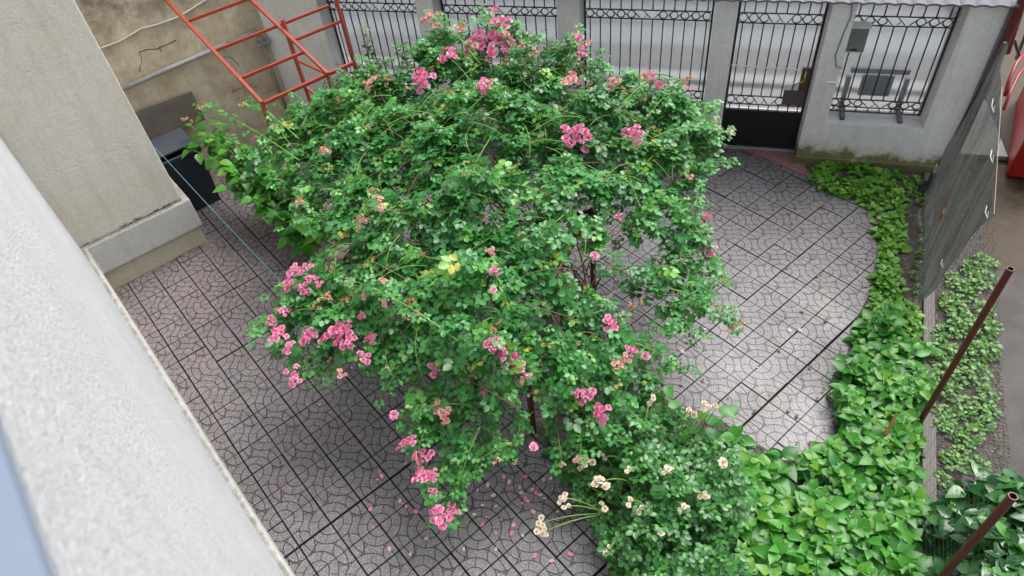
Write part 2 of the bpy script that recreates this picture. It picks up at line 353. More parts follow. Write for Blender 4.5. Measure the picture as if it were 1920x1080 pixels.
def build_paving():
    V = []; F = []; UVs = []; R = []; s = .3
    for i in range(-22, 13):
        for j in range(-34, 9):
            off = .16 if i < -6 else 0.0
            cx = GRID0 + UD*s*(i+.5) - VD*s*(j+.5+off)
            if cx[1] > .02 or cx[0] > 1.95+.15*(cx[1]+.3): continue
            lu = (cx-CB) @ UD; lv = (cx-CB) @ VD
            if lu < -.5 or lv > 9.3: continue
            if lv > 7.9 and lu < .85: continue
            gap = .0018; ga = gap; gb = gap
            e = [gap]*4
            if j == 0: e[1] = .009
            if j == -1: e[3] = .007
            if j == -3 and i > -5: e[1] = .005
            if i < -7: e[0] = e[2] = .0032
            if j in (-6,) and i < -6: e[1] = .011
            if abs(lv-6.83) < .16 and lu > 2.1 and lu < 3.9: pass
            jit = rng.normal(0, .0016, 4); dz = rng.normal(0, .0024); h = .0028
            u0, u1, v0, v1 = s*i+e[0]+jit[0]*.5, s*(i+1)-e[2]+jit[1]*.5, s*(j+off)+e[1]+jit[2]*.5, s*(j+1+off)-e[3]+jit[3]*.5
            def q(u, v, z): return GRID0 + UD*u - VD*v + np.array([0, 0, z])
            tl = rng.normal(0, .0016, 4)
            top = [q(u0+h, v0+h, dz+tl[0]), q(u1-h, v0+h, dz+tl[1]), q(u1-h, v1-h, dz+tl[2]), q(u0+h, v1-h, dz+tl[3])]
            mid = [q(u0, v0, dz-h), q(u1, v0, dz-h), q(u1, v1, dz-h), q(u0, v1, dz-h)]
            bot = [q(u0, v0, -.03), q(u1, v0, -.03), q(u1, v1, -.03), q(u0, v1, -.03)]
            b = len(V); V += [*top, *mid, *bot]
            uv = [(0, 0), (1, 0), (1, 1), (0, 1)]
            if (i+j) % 2 == 0: uv = [(1-x, y) for x, y in uv]
            fs = [(3, 2, 1, 0)] + [(k, (k+1) % 4, 4+(k+1) % 4, 4+k) for k in range(4)] + [(4+k, 4+(k+1) % 4, 8+(k+1) % 4, 8+k) for k in range(4)]
            r = rng.random()**1.5
            for f in fs:
                F.append(tuple(b+x for x in f)); UVs += [uv[x % 4] for x in f]; R.append(r)
    me = bpy.data.meshes.new('paving'); me.from_pydata([tuple(v) for v in V], [], F); me.update()
    l = me.uv_layers.new(name='tile'); l.data.foreach_set('uv', np.array(UVs, dtype=np.float32).ravel())
    at = me.attributes.new('rnd', 'FLOAT', 'FACE'); at.data.foreach_set('value', np.array(R, dtype=np.float32))
    me.flip_normals() if me.polygons[0].normal.z < 0 else None
    return tag(link('paving', me, M_pave), kind='structure')
build_paving()

# planting bed, kerb, strip and path on the right, floor of the next yard
BED = [(-1.86, -4.72), (-1.36, -5.28), (-1.02, -5.78), (-.80, -6.6), (1.05, -6.8), (1.22, -5.5), (1.58, -2.9), (1.93, -.5), (1.95, -.27), (.55, -.27), (.62, -.50), (1.0, -.72), (1.30, -1.06), (1.33, -1.55), (1.13, -2.5), (.93, -3.0), (.78, -3.9), (.70, -4.3), (.30, -4.62), (-.30, -4.28), (-.9, -4.15), (-1.45, -4.30)]
mb = MB(); mb.prism(BED, -.03, .014); tag(mb.build('soil_bed', M_soil), kind='structure')
sheet('soil_strip', [(1.15, -7.2), (1.85, -7.2), (2.02, -4.6), (2.42, -1.2), (2.5, -.2), (2.0, -.2), (1.6, -2.9)], .006, M_soil)
mb = MB(); mb.hexa([(1.02, -7, -.03), (1.13, -7, -.03), (2.02, -.32, -.03), (1.92, -.32, -.03), (1.02, -7, .045), (1.13, -7, .05), (2.02, -.32, .04), (1.92, -.32, .045)]); tag(mb.build('kerb', M_kerb, bevel=.008), kind='structure')
sheet('path', [(1.84, -7.5), (7, -7.5), (7, -1.9), (2.30, -1.9), (2.00, -4.6)], .0, M_path)
sheet('yard_floor', [(2.30, -1.9), (7, -1.9), (7, 0), (2.5, 0), (2.41, -1.2)], .002, M_brown)
mb = MB(); mb.prism([(-0.3000, -0.0200), (-0.1250, -0.1030), (0.1380, -0.2340), (0.3920, -0.4180), (0.6480, -0.5810), (0.7950, -0.4300), (0.5000, -0.2600), (0.4500, -0.0200)], -.03, .012); tag(mb.build('gate_threshold_slab', M_pinkc), kind='structure')
mb = MB(); mb.hexa([*(list(U(2.0, 6.05, -.03)+0*UD),), *(U(3.6, 6.05, -.03),), *(U(3.6, 6.32, -.03),), *(U(2.0, 6.32, -.03),), *(U(2.0, 6.05, .012),), *(U(3.6, 6.05, .012),), *(U(3.6, 6.32, .012),), *(U(2.0, 6.32, .012),)]) if False else mb.ubox(1.95, 3.4, 6.02, 6.30, -.03, .011); tag(mb.build('reddish_strip', M_pinkc), kind='structure')
# street outside
mb = MB(); mb.box(-30, 30, .14, 1.45, -.03, .03); tag(mb.build('street_pavement', M_side), kind='structure')
mb = MB(); mb.box(-30, 30, 1.60, 1.85, -.03, .035); tag(mb.build('street_kerb', M_skerb), kind='structure')
sheet('road', [(-30, 2.10), (30, 2.10), (30, 9), (-30, 9)], -.025, M_asph)
for k, (ya, yb, nm) in enumerate([(3.45, 3.6, 0), (4.3, 4.8, 0), (5.6, 5.8, 0)]):
    sheet('road_dark_band', [(-30, ya), (30, ya), (30, yb), (-30, yb)], -.014, M_gutter)
sheet('gutter', [(-30, 1.44), (30, 1.44), (30, 2.10), (-30, 2.10)], -.022, M_gutter)
mb = MB(); mb.box(-30, 30, 2.75, 9.0, -.03, -.020); tag(mb.build('road_light_lane', M_lane), kind='structure')

mb = MB(); mb.box(2.9, 9, .06, 7, -.03, .045); tag(mb.build('neighbour_yard', M_brown), kind='structure')
# ---------------------------------------------------------------- house with wing
def UP(pts): return [tuple(U(u, v, 0)[:2]) for u, v in pts]
house = thing('house', U(-.3, 3, 0), 'white roughcast house wall with a projecting wing and a mossy plinth ledge', 'house')
mb = MB(); mb.prism(UP([(-5, -7), (-.262, -7), (-.262, 2.9), (-.287, 7.70), (-5, 7.70)]), .665, 6.7); mb.build('facade_wall', M_facade, house)
mb = MB(); mb.prism(UP([(-5, 7.703), (.895, 7.703), (.895, 13), (-5, 13)]), .665, 6.7); mb.build('wing_wall', M_wing, house, bevel=.012)
mb = MB(); mb.prism(UP([(-5, -7), (-.222, -7), (-.222, 2.9), (-.245, 7.655), (.965, 7.655), (.965, 13), (-5, 13)]), .258, .664); mb.build('plinth_moulding', M_mould, house, bevel=.018)
mb = MB(); mb.prism(UP([(-5, -7), (-.262, -7), (-.27, 7.685), (.925, 7.685), (.925, 13), (-5, 13)]), -.03, .257); mb.build('plinth', M_plinth, house, bevel=.006)
wn = MB(); wn.ubox(-.275, -.235, -.75, -.70, 4.98, 6.4); wn.ubox(-.275, -.235, .66, .71, 4.98, 6.4); wn.ubox(-.275, -.235, -.70, .66, 6.34, 6.4); wn.ubox(-.275, -.235, -.03, .03, 5.0, 6.34)
wo_ = wn.build('window_frame', M_white, house)
gl = MB(); gl.ubox(-.262, -.256, -.70, -.03, 4.98, 6.34); gl.ubox(-.262, -.256, .03, .66, 4.98, 6.34)
gl.build('pane', simple('window glass', (.05, .06, .07), .08), wo_)
sl = MB(); sl.ubox(-.262, -.150, -.85, 1.15, 4.925, 4.94); so = sl.build('window_sill', M_sill, house)
s2 = MB(); s2.ubox(-.150, -.140, -.85, 1.15, 4.80, 4.941); s2.build('sill_lip', M_sille, so)

# ---------------------------------------------------------------- neighbour's old wall, pipe, cable
def mk_oldwall():
    n1, n2 = 150, 70; V = []; F = []
    us = np.linspace(.6, 3.42, n1); zs = np.linspace(-.03, 3.4, n2)
    for z in zs:
        for u in us: V.append(tuple(U(u, 9.215, z)))
    for a in range(n2-1):
        for b in range(n1-1):
            k = a*n1+b; F.append((k, k+1, k+n1+1, k+n1))
    mb = MB(); mb.add(V, F); mb.ubox(.6, 3.42, 9.25, 9.5, -.03, 3.4)
    o = mb.build('neighbour_wall', M_old); return o
ow = mk_oldwall(); tag(ow, 'old cracked beige plaster wall at the left end of the yard', 'wall')
cr = MB()
def crack(pts, w=.006):
    for a, b in zip(pts[:-1], pts[1:]):
        A = U(a[0], 9.2125, a[1]); B = U(b[0], 9.2125, b[1]); cr.bar(A, B, w*random.uniform(.6, 1.8), .003, up=tuple(VD))
def wob(a, b, n, amp):
    return [(a[0]+(b[0]-a[0])*i/n+random.uniform(-amp, amp), a[1]+(b[1]-a[1])*i/n+random.uniform(-amp, amp)) for i in range(n+1)]
crack([(1.44, 1.8), (1.54, 1.8), (1.65, 1.76), (1.7, 1.77), (1.81, 1.77), (1.9, 1.78)], 0.0090)
crack([(1.44, 1.8), (1.44, 1.73), (1.39, 1.65), (1.34, 1.58)], 0.0040)
crack([(2.35, 0.93), (2.3, 0.89), (2.42, 0.89), (2.57, 0.87), (2.66, 0.79)], 0.0040)
crack([(2.37, 1.38), (2.47, 1.32), (2.52, 1.19)], 0.0040)
crack([(2.67, 0.71), (2.79, 0.69), (2.91, 0.68)], 0.0040)
crack([(1.69, 1.76), (1.68, 1.71)], 0.0040)
cr.build('crack', simple('crack shadow gap', (.03, .024, .018), .95), ow)
t_ = MB(); t_.tube([U(.95, 9.17, 1.475), U(1.6, 9.17, 1.505), U(2.45, 9.17, 1.53)], .032, 10); pipe = tag(t_.build('wall_pipe', M_pipe, smooth=True), 'grey metal pipe running along the old wall and down with a valve', 'pipe')
t_ = MB(); t_.tube([U(2.44, 9.17, 1.53), U(2.86, 9.17, 1.545), U(2.90, 9.17, 1.53), U(2.91, 9.17, 1.49)], [.027, .027, .027, .027], 10)
t_.build('elbow_pipe', M_pipe, pipe, smooth=True)
t_ = MB(); t_.tube([U(2.91, 9.17, 1.49), U(2.915, 9.17, .95), U(2.92, 9.17, .3)], .019, 8); t_.build('down_pipe', M_pipe, pipe, smooth=True)
t_ = MB(); t_.tube([U(2.91, 9.17, 1.46), U(2.91, 9.17, 1.34)], .032, 8); t_.tube([U(2.84, 9.14, 1.36), U(3.02, 9.14, 1.375)], .016, 6); t_.tube([U(2.98, 9.15, 1.41), U(2.98, 9.15, 1.32)], .03, 8); t_.build('valve', M_pipe, pipe)
t_ = MB(); t_.tube([U(.7, 9.205, 1.97), U(1.05, 9.20, 2.0), U(1.3, 9.20, 2.0), U(1.5, 9.20, 2.035), U(1.57, 9.20, 2.05), U(1.8, 9.20, 2.03), U(2.05, 9.20, 2.03), U(2.4, 9.2, 2.10), U(3.4, 9.2, 2.3)], .011, 6)
tag(t_.build('wall_cable', M_cable, smooth=True), 'thin white cable strung across the old wall above the pipe', 'cable')

# ---------------------------------------------------------------- street wall with pillars, grilles, frosted panels, roof
sw = thing('street_wall', (0, -.1, 0), 'grey plastered street wall with pillars iron grilles and frosted panels', 'wall')
ZT = 2.03
for a, b in [(-6.75, -5.64), (-4.29, -4.06), (-2.52, -2.25), (-.742, -.495), (.452, .694), (1.738, 2.09)]:
    mb = MB(); mb.box(a, b, -.28, .12, -.03, ZT); mb.build('pillar', M_swall, sw, bevel=.004)
OP = [(-5.64, -4.29), (-4.06, -2.52), (-2.25, -.742), (.694, 1.738)]
for a, b in OP:
    mb = MB(); mb.box(a-.001, b+.001, -.2795, .117, -.03, .592); mb.build('low_wall', M_swall, sw)
    mb = MB(); mb.box(a+.003, b-.003, -.272, -.075, .593, .600); mb.box(a+.003, b-.003, -.075, .10, .593, .625); mb.build('sill', simple('sill render '+str(a), (.56, .56, .57), .7, var=.12), sw)
for a, b in [(-6.75, -.742), (.45, 2.09)]:
    mb = MB()
    if a > 0: mb.box(a-.012, b-.02, -.302, -.277, -.03, .125); mb.build('plinth', M_swall, sw, bevel=.02)
mb = MB(); mb.box(-6.75, 2.12, -.22, .10, ZT, ZT+.14); mb.build('lintel', M_swall, sw)
# corrugated roof cap
V = []; F = []; nx = 420; xs = np.linspace(-6.8, 2.9, nx)
for row, (y, z) in enumerate([(-.40, ZT+.035), (-.40, ZT+.055), (-.05, ZT+.17), (-.05, ZT+.19), (.35, ZT+.05)]):
    for x in xs: V.append((x, y, z+.016*abs(math.sin(x*PI/.145))))
for r in range(4):
    for k in range(nx-1): F.append((r*nx+k, r*nx+k+1, (r+1)*nx+k+1, (r+1)*nx+k))
mb = MB(); mb.add(V, F); mb.build('roof', M_roof, sw)

def grille(x0, x1, z0, z1, nb, y, name, parent, band_lo, band_up, bars_from=None):
    mb = MB(); r = .0065; zlo = z0 if bars_from is None else bars_from
    dx = (x1-x0)/nb; xs = [x0+dx*(k+.5) for k in range(nb)]
    for (b0, b1) in (band_lo, band_up):
        for z in (b0, b1): mb.box(x0, x1, y-.009, y+.004, z-.006, z+.006)
        R = (b1-b0)/2-.010; zc = (b0+b1)/2; m = nb//2
        for k, x in enumerate(xs):
            if nb % 2 == 0: skip = k in (m-1, m)
            else: skip = k == m
            if not skip: mb.ring((x, y, zc), R, .006, (1, 0, 0), (0, 0, 1), 12)
        for k in range(nb-1):
            xa, xb = xs[k], xs[k+1]; left = k < m
            h = (b1-b0)*.42
            if left: mb.bar((xa+R*.5, y, zc+h*.9), (xb-R*.5, y, zc-h*.9), .009)
            else: mb.bar((xa+R*.5, y, zc-h*.9), (xb-R*.5, y, zc+h*.9), .009)
            # short hook
            c = (xa+xb)/2
            if left: mb.bar((c-.035, y, zc-h*.9), (c-.008, y, zc-h*.1), .007)
            else: mb.bar((c+.035, y, zc-h*.9), (c+.008, y, zc-h*.1), .007)
    lb, ub = band_lo, band_up
    for k, x in enumerate(xs):
        mb.box(x-r, x+r, y-r, y+r, zlo, lb[0]); mb.box(x-r, x+r, y-r, y+r, ub[1], z1)
        mb.box(x-r+dx*.03, x+r+dx*.03, y-r, y+r, lb[1], ub[0])
    for x in (x0+.004, x1-.004): mb.box(x-.011, x+.011, y-.011, y+.008, zlo-.0, z1)
    mb.box(x0, x1, y-.011, y+.008, zlo-.008, zlo+.006)
    return mb.build(name, M_iron, parent)
for (a, b), nb in zip(OP, (12, 12, 12, 8)):
    grille(a+.015, b-.015, .632, ZT-.005, nb, -.035, 'grille', sw, (.69, .79), (1.69, 1.795))
    mb = MB(); mb.box(a+.002, b-.002, .022, .030, .628, ZT-.002); mb.build('frosted_panel', M_frost, sw)

# gate
gt = thing('gate', (0, 0, 0), 'narrow black iron gate with solid lower panel between two pillars', 'gate')
grille(-.475, .44, .55, ZT-.03, 8, 0, 'grille', gt, (.63, .745), (1.665, 1.78))
mb = MB(); mb.box(-.475, .44, -.008, .008, .03, .545); mb.box(-.475, .44, -.02, .02, .53, .555); mb.box(-.475, .44, -.02, .014, .02, .05); mb.box(-.03, -.01, -.012, -.008, .05, .53); mb.build('lower_panel', M_gatep, gt)
mb = MB(); mb.box(-.493, -.47, -.03, .03, .02, ZT-.01); mb.box(.43, .450, -.03, .03, .02, ZT-.01); mb.build('gate_frame', M_iron, gt)
mb = MB(); mb.box(-.468, .428, .040, .047, .56, ZT-.01); mb.build('frosted_panel', M_frost, gt)
mb = MB(); mb.tube([(-0.4730, -0.0300, 1.1520), (0.3470, -0.0300, 1.1250)], .008, 6); mb.build('cross_rod', M_white, gt)
mb = MB(); mb.box(.33, .43, -.05, -.012, .86, 1.16); lk = mb.build('lock_case', M_lock, gt, bevel=.006)
mb = MB(); mb.box(.18, .43, -.035, -.012, .66, .86); mb.build('lock_backplate', simple('lock plate', (.09, .075, .07), .55), gt)
mb = MB(); mb.tube([(.37, -.055, .90), (.372, -.062, 1.0), (.375, -.055, 1.13)], .012, 8); mb.tube([(.375, -.06, 1.04), (.375, -.11, 1.035), (.30, -.115, 1.0), (.26, -.115, .97)], .010, 8); mb.build('handle', M_brass, lk, smooth=True)
mb = MB(); mb.box(-.49, .45, -.06, .07, -.02, .024); mb.build('doorstep_strip', simple('aluminium strip', (.45, .45, .46), .4, metal=.4), gt)

# things on the street wall
bx = thing('meter_box', (.81, -.09, 1.4), 'grey green metal box hung on the grille right of the gate', 'box')
mb = MB(); mb.box(.705, .905, -.13, -.047, 1.42, 1.70); mb.build('body', M_boxg, bx, bevel=.004)
mb = MB(); mb.hexa([(.69, -.145, 1.701), (.92, -.145, 1.701), (.92, -.047, 1.701), (.69, -.047, 1.701), (.69, -.145, 1.706), (.92, -.145, 1.706), (.92, -.047, 1.735), (.69, -.047, 1.735)]); mb.build('lid', M_white, bx)
mb = MB(); mb.box(.77, .835, -.133, -.130, 1.44, 1.462); mb.build('slot', M_iron, bx)
mb = MB(); mb.tube([(.70, -.135, 1.425), (.91, -.135, 1.42)], .004, 5)
for k in range(3): mb.tube([(.80+.02*k, -.137, 1.44), (.765+.02*k, -.16, 1.38)], .0025, 4)
mb.build('wire_tie', M_white, bx)
mb = MB(); mb.tube([(0.6300, -0.2900, 2.0440), (0.6540, -0.2900, 1.9030), (0.6280, -0.2900, 1.7260), (0.6010, -0.2900, 1.4500), (0.6410, -0.2900, 1.3250), (0.7110, -0.2900, 1.3090)], .007, 6)
tag(mb.build('hanging_wire', simple('old grey wire', (.20, .20, .19), .6), smooth=True), 'looped grey wire hanging down the pillar right of the gate', 'wire')
mb = MB(); mb.tube([(0.5770, -0.2950, 1.1350), (0.7120, -0.2950, 1.1360)], .012, 6); tag(mb.build('latch_rod', M_white), 'short white rod fixed to the pillar below the hanging wire', 'rod')
st = thing('metal_stand', (1.1, .07, .6), 'dark metal stand leaning behind the frosted panel with feet on the sill', 'stand')
for x in (.875, 1.50):
    mb = MB(); mb.bar((x, .095, 1.02), (x, .085, .61), .05); mb.hexa([(x-.025, -.20, .604), (x+.025, -.20, .604), (x+.025, .10, .632), (x-.025, .10, .632), (x-.025, -.20, .634), (x+.025, -.20, .634), (x+.025, .10, .662), (x-.025, .10, .662)]); mb.build('leg', simple('stand steel %.1f' % x, (.05, .05, .055), .5), st)
mb = MB(); mb.bar((.875, .10, 1.10), (1.50, .10, 1.10), .06); mb.build('crossbar', M_pole, st)
mb = MB(); mb.box(1.02, 1.36, .085, .11, .78, 1.04); mb.build('plate', M_pole, st)
# ---------------------------------------------------------------- wheelie bin
bn = thing('rubbish_bin', U(1.1, 8.65, 0), 'dark plastic wheelie bin with its brown lid open against the old wall', 'bin')
def frus(u0, u1, v0, v1, z0, z1, ins):
    return [U(u0+ins, v0+ins, z0), U(u1-ins, v0+ins, z0), U(u1-ins, v1-ins, z0), U(u0+ins, v1-ins, z0), U(u0, v0, z1), U(u1, v0, z1), U(u1, v1, z1), U(u0, v1, z1)]
mb = MB(); c = frus(.80, 1.44, 8.36, 8.93, .0, .80, .03); mb.add(c, [(3,2,1,0),(0,1,5,4),(1,2,6,5),(2,3,7,6),(3,0,4,7)])
mb.add(frus(.82, 1.42, 8.38, 8.91, .02, .80, .03), [(0,1,2,3),(4,5,1,0),(5,6,2,1),(6,7,3,2),(7,4,0,3)]); mb.build('body', M_bin, bn)
mb = MB()
for (a, b, c_, d) in [(.78, 1.46, 8.33, 8.37), (.78, 1.46, 8.92, 8.96), (.78, .82, 8.37, 8.92), (1.42, 1.46, 8.37, 8.92)]: mb.ubox(a, b, c_, d, .78, .83)
mb.build('rim', M_bin, bn, bevel=.008)
mb = MB(); mb.hexa([U(.78, 8.97, .82), U(1.78, 8.97, .80), U(1.78, 9.0, .80), U(.78, 9.0, .82), U(.86, 9.14, 1.16), U(1.80, 9.14, 1.14), U(1.80, 9.17, 1.14), U(.86, 9.17, 1.16)]); mb.build('lid', M_lid, bn, bevel=.01)
mb = MB(); mb.ubox(.80, 1.44, 8.47, 8.96, .83, .85); mb.build('inner_lid', simple('grey blue plastic', (.05, .06, .075), .35), bn)  # flat inner lid added to close the bin opening
for u in (.95, 1.29):
    mb = MB(); mb.tube([U(u-.03, 8.98, .08), U(u+.03, 8.98, .08)], .08, 14); mb.build('wheel', M_iron, bn)
# teal cord
a = np.array(U(.90, 7.66, 1.42)); b = np.array([-3.057, -4.875, 0.35]); pts = [a*(1-s)+b*s+np.array([0, 0, -.35*4*s*(1-s)*.35]) for s in np.linspace(0, 1, 14)]
mb = MB(); mb.tube(pts, .0032, 5); tag(mb.build('washing_cord', M_teal, smooth=True), 'thin teal cord stretched from the wing corner toward the rose', 'cord')

# ---------------------------------------------------------------- red frame at the old wall
rf = thing('pergola', U(2.4, 7.6, 0), 'red painted iron frame of posts rafters and rungs against the old wall', 'pergola')
def rbar(nm, a, b, w=.035): 
    mb = MB(); mb.bar(U(*a), U(*b), w, w); return mb.build(nm, M_red, rf)
rbar('post', (1.96, 6.88, -.02), (1.96, 6.88, 1.80)); rbar('post', (2.76, 6.88, -.02), (2.76, 6.88, 1.80))
rbar('post', (2.82, 7.82, -.02), (2.80, 7.82, 2.12)); rbar('post', (3.53, 7.80, -.02), (3.50, 7.80, 2.75))
rbar('rafter', (1.96, 6.86, 1.802), (1.96, 9.19, 2.33)); rbar('rafter', (2.76, 6.86, 1.802), (2.76, 9.19, 2.33))
rbar('front_beam', (1.96, 6.88, 1.78), (3.10, 6.90, 1.78))
rbar('rung', (1.96, 7.35, 1.90), (2.76, 7.35, 1.90), .03); rbar('rung', (1.96, 7.93, 2.03), (3.45, 7.93, 2.03), .03); rbar('rung', (1.96, 8.60, 2.17), (2.9, 8.60, 2.17), .03)
rbar('mid_beam', (2.80, 7.80, 1.86), (3.50, 7.80, 1.86), .03)
rbar('brace', (2.81, 7.79, 1.62), (2.76, 6.90, 1.79), .022); rbar('brace', (2.82, 7.80, 1.25), (2.95, 7.0, 1.02), .025)

# ---------------------------------------------------------------- wire fence, plastic sheet and things at the right
FA = np.array([1.97, -.33, 0]); FBv = np.array([1.15, -5.65, 0]); fd = (FBv-FA)/np.linalg.norm(FBv-FA); FL = np.linalg.norm(FBv-FA)+1.0
wf = thing('wire_fence', tuple(FA), 'square wire mesh fence on dark red pipe posts beside the planting bed', 'fence')
def FP(s, z, o=0.0): return FA + fd*s + np.array([0, 0, z]) + np.array([-fd[1], fd[0], 0])*(-o)
def pipe_post(p, r, h, nm='post'):
    mb = MB(); n = 16; b = []
    for z, rr in ((0, r), (h, r), (h, r*.8), (h-.25, r*.8)): b += [(p[0]+math.cos(2*PI*k/n)*rr, p[1]+math.sin(2*PI*k/n)*rr, z) for k in range(n)]
    f = []
    for q in range(3): f += [(q*n+k, q*n+(k+1) % n, (q+1)*n+(k+1) % n, (q+1)*n+k) for k in range(n)]
    mb.add(b, f); return mb.build(nm, M_dred, wf, smooth=False)
p1 = (1.3950, -4.0300); p2 = (1.1460, -5.6750)
pipe_post(p1, .024, 1.89); pipe_post(p2, .024, 1.71); pipe_post((2.14, -.36), .045, 2.27)
mb = MB(); zt = lambda s: 1.66+.05*math.sin(s*2.1) - (.0 if s < 4 else .08*(s-4))
s = 1.3
while s < FL:
    mb.bar(FP(s, .03, .01*math.sin(s*3)), FP(s, zt(s), .012*math.sin(s*5)), .0012); s += .16
z = .05
while z < 1.72:
    pts = [FP(q, z+.008*math.sin(q*4+z*9), .01*math.sin(q*3+z*3)) for q in np.linspace(.7, FL, 60) if z <= zt(q)+.03]
    if len(pts) > 1: mb.tube(pts, .0009, 3, False)
    z += .08
mb.build('wire_mesh', M_wire, wf)
# hanging plastic sheet
def sheet_mesh():
    n, k = 46, 26; V = []; F = []
    for i in range(n+1):
        a = i/n
        st_, sb = 1.08 + a*1.97, .50 + a*1.80
        ztop = 2.21-.41*a+.012*math.sin(a*3.1*PI)
        zb = .05
        for j in range(k+1):
            b = j/k; s_ = sb*(1-b)+st_*b; zz = zb+(ztop-zb)*b
            V.append(tuple(FP(s_, zz, +.05-.018*math.sin(s_*5.5+b*2.2)-.010*math.sin(s_*13+b*5))))
    for i in range(n):
        for j in range(k):
            q = i*(k+1)+j; F.append((q, q+1, q+k+2, q+k+1))
    me = bpy.data.meshes.new('plastic_sheet'); me.from_pydata(V, [], F); me.update()
    for p in me.polygons: p.use_smooth = True
    return me
sh = link('plastic_sheet', sheet_mesh(), M_sheet); tag(sh, 'grey translucent plastic sheet tied onto the wire fence beside the street wall', 'plastic sheet')
mb = MB(); mb.tube([FP(1.08+a*1.97, 2.21-.41*a+.004, .05) for a in np.linspace(.3, 1, 14)], .0018, 5, False); mb.build('edge_cord', M_cable, sh)
for (s_, z_, L_) in [(1.75, 1.98, .16), (2.40, 1.90, .12), (2.95, 1.76, .10), (2.50, .80, .07), (1.72, .80, .05)]:
    mb = MB(); mb.tube([FP(s_-L_*.2, z_+.02, .085), FP(s_+L_*.3, z_, .09), FP(s_+L_*.75, z_-.02, .07), FP(s_+L_*.6, z_+.03, .08)], .0035, 5); mb.build('tie', M_white, sh)
mb = MB(); mb.tube([FP(1.62, 1.0, .09), FP(1.80, .72, .095)], [.006, .012], 6); tag(mb.build('rusty_stick', M_rust), 'short orange rusty stick caught on the plastic sheet', 'stick')
# broom with pole in the corner
br = thing('broom', (1.86, -.5, 0), 'navy broom with bristles down and dark taped pole in the wall corner', 'broom')
BT, BB = np.array([1.851, -1.15, 2.08]), np.array([1.897, -0.649, 0.02])
bl = lambda s: BB+(BT-BB)*s
mb = MB(); mb.tube([bl(.14), bl(1.0)], .017, 8); mb.build('pole', M_pole, br, smooth=True)
M_tape = simple('pale tape', (.42, .36, .32), .6, var=.5)
mb = MB(); mb.tube([bl(.15), bl(.2)], .030, 8); mb.build('tape', M_tape, br)
mb = MB(); mb.tube([bl(.40), bl(.415)], .021, 8); mb.build('tape', M_tape, br)
mb = MB(); dd = (BT-BB)/np.linalg.norm(BT-BB); mb.bar(bl(.06), bl(.14), .085, .05); mb.build('head', M_navy, br, bevel=.01)
mb = MB()
for k in range(70):
    o = np.array([random.uniform(-.05, .05), random.uniform(-.035, .035), 0]); e = bl(.065)+o*.7; mb.tube([e, e+o*1.3-dd*.06, e+o*2.1-dd*.125], [.003, .0025, .0015], 3)
mb.build('bristles', simple('dark bristles', (.018, .022, .035), .6), br)
mb = MB(); mb.box(2.092, 2.125, -.31, -.27, 0, ZT); tag(mb.build('corner_pole', simple('grey corner pole', (.20, .21, .23), .5, var=.3)), 'slim grey pole standing at the right end of the street wall', 'pole')
# red metal box cart beyond the fence
cart = thing('red_cart', (3.2, .3, 0), 'red painted metal cart with curved tube rail beyond the wire fence', 'cart')
mb = MB(); mb.hexa([(2.7860, -0.2750, 0.0200), (3.3510, -0.3290, 0.0200), (3.8850, 1.4060, 0.0200), (3.2580, 1.4680, 0.0200), *[(x, y, z) for x, y, z in [[2.786, -0.275, 0.95], [3.351, -0.329, 0.95], [3.885, 1.406, 0.95], [3.258, 1.468, 0.95]]]]); mb.build('body', M_sheetred, cart, bevel=.03)
mb = MB(); mb.tube([(2.4440, -0.1650, 1.0000),(2.4670, -0.0320, 1.1200),(2.5470, 0.1810, 1.2000),(2.6780, 0.4030, 1.2500)], .022, 8); mb.build('rail', M_sheetred, cart, smooth=True)
mb = MB(); mb.tube([(2.4000, -0.3950, 0.9700),(2.4880, -0.1350, 1.0500),(2.6010, 0.1340, 1.1000),(2.7330, 0.3540, 1.1500)], .018, 8); mb.build('rail', M_sheetred, cart, smooth=True)
sp_ = thing('slanting_pole', (2.6, .1, 0), 'thick red brown pole leaning behind the corner pipe post', 'pole')
mb = MB(); mb.tube([(2.3560, 0.0440, 1.4000), (2.1680, -0.2620, 2.2000)], .035, 12); mb.build('pole', simple('red brown pole', (.10, .025, .02), .4), sp_, smooth=True)
mb = MB(); mb.tube([(2.5670, 0.5470, 1.3000), (2.7680, 0.7070, 1.0000)], .018, 8); mb.tube([(2.7330, 0.7560, 1.3000), (2.8080, 0.9030, 0.9000)], .018, 8); mb.build('strut', M_pole, sp_, smooth=True)
mb = MB(); mb.tube([(1.1190, -4.1890, 0.3400), (1.0550, -4.3240, 0.2000)], [.012, .016], 7); tag(mb.build('garden_stake', M_rust), 'short brown stake stuck among the broad green leaves', 'stake')

# ---------------------------------------------------------------- leaves
def shape_leaf(st, w, fold=.10, droop=.12):
    V = [(0, 0, 0)]; F = []
    for k, (x, ww) in enumerate(zip(st, w)):
        zz = -droop*x*x
        V += [(x, ww, zz+fold*ww/.35*.35), (x, 0, zz), (x, -ww, zz+fold*ww/.35*.35)]
    n = len(st); V.append((1, 0, -droop)); tp = len(V)-1
    F += [(0, 2, 1), (0, 3, 2)]
    for k in range(n-1):
        a = 1+3*k; F += [(a, a+1, a+4, a+3), (a+1, a+2, a+5, a+4)]
    a = 1+3*(n-1); F += [(a, a+1, tp), (a+1, a+2, tp)]
    return np.array(V), F
LEAFLET = shape_leaf([.28, .68], [.33, .34], .25, .10)
BROAD = shape_leaf([.12, .35, .68], [.27, .38, .24], .28, .22)
LONGL = shape_leaf([.2, .5, .8], [.17, .24, .14], .3, .3)
SMALL = shape_leaf([.5], [.33], .2, .1)
def norm(a): return a/np.maximum(np.linalg.norm(a, axis=1, keepdims=True), 1e-9)
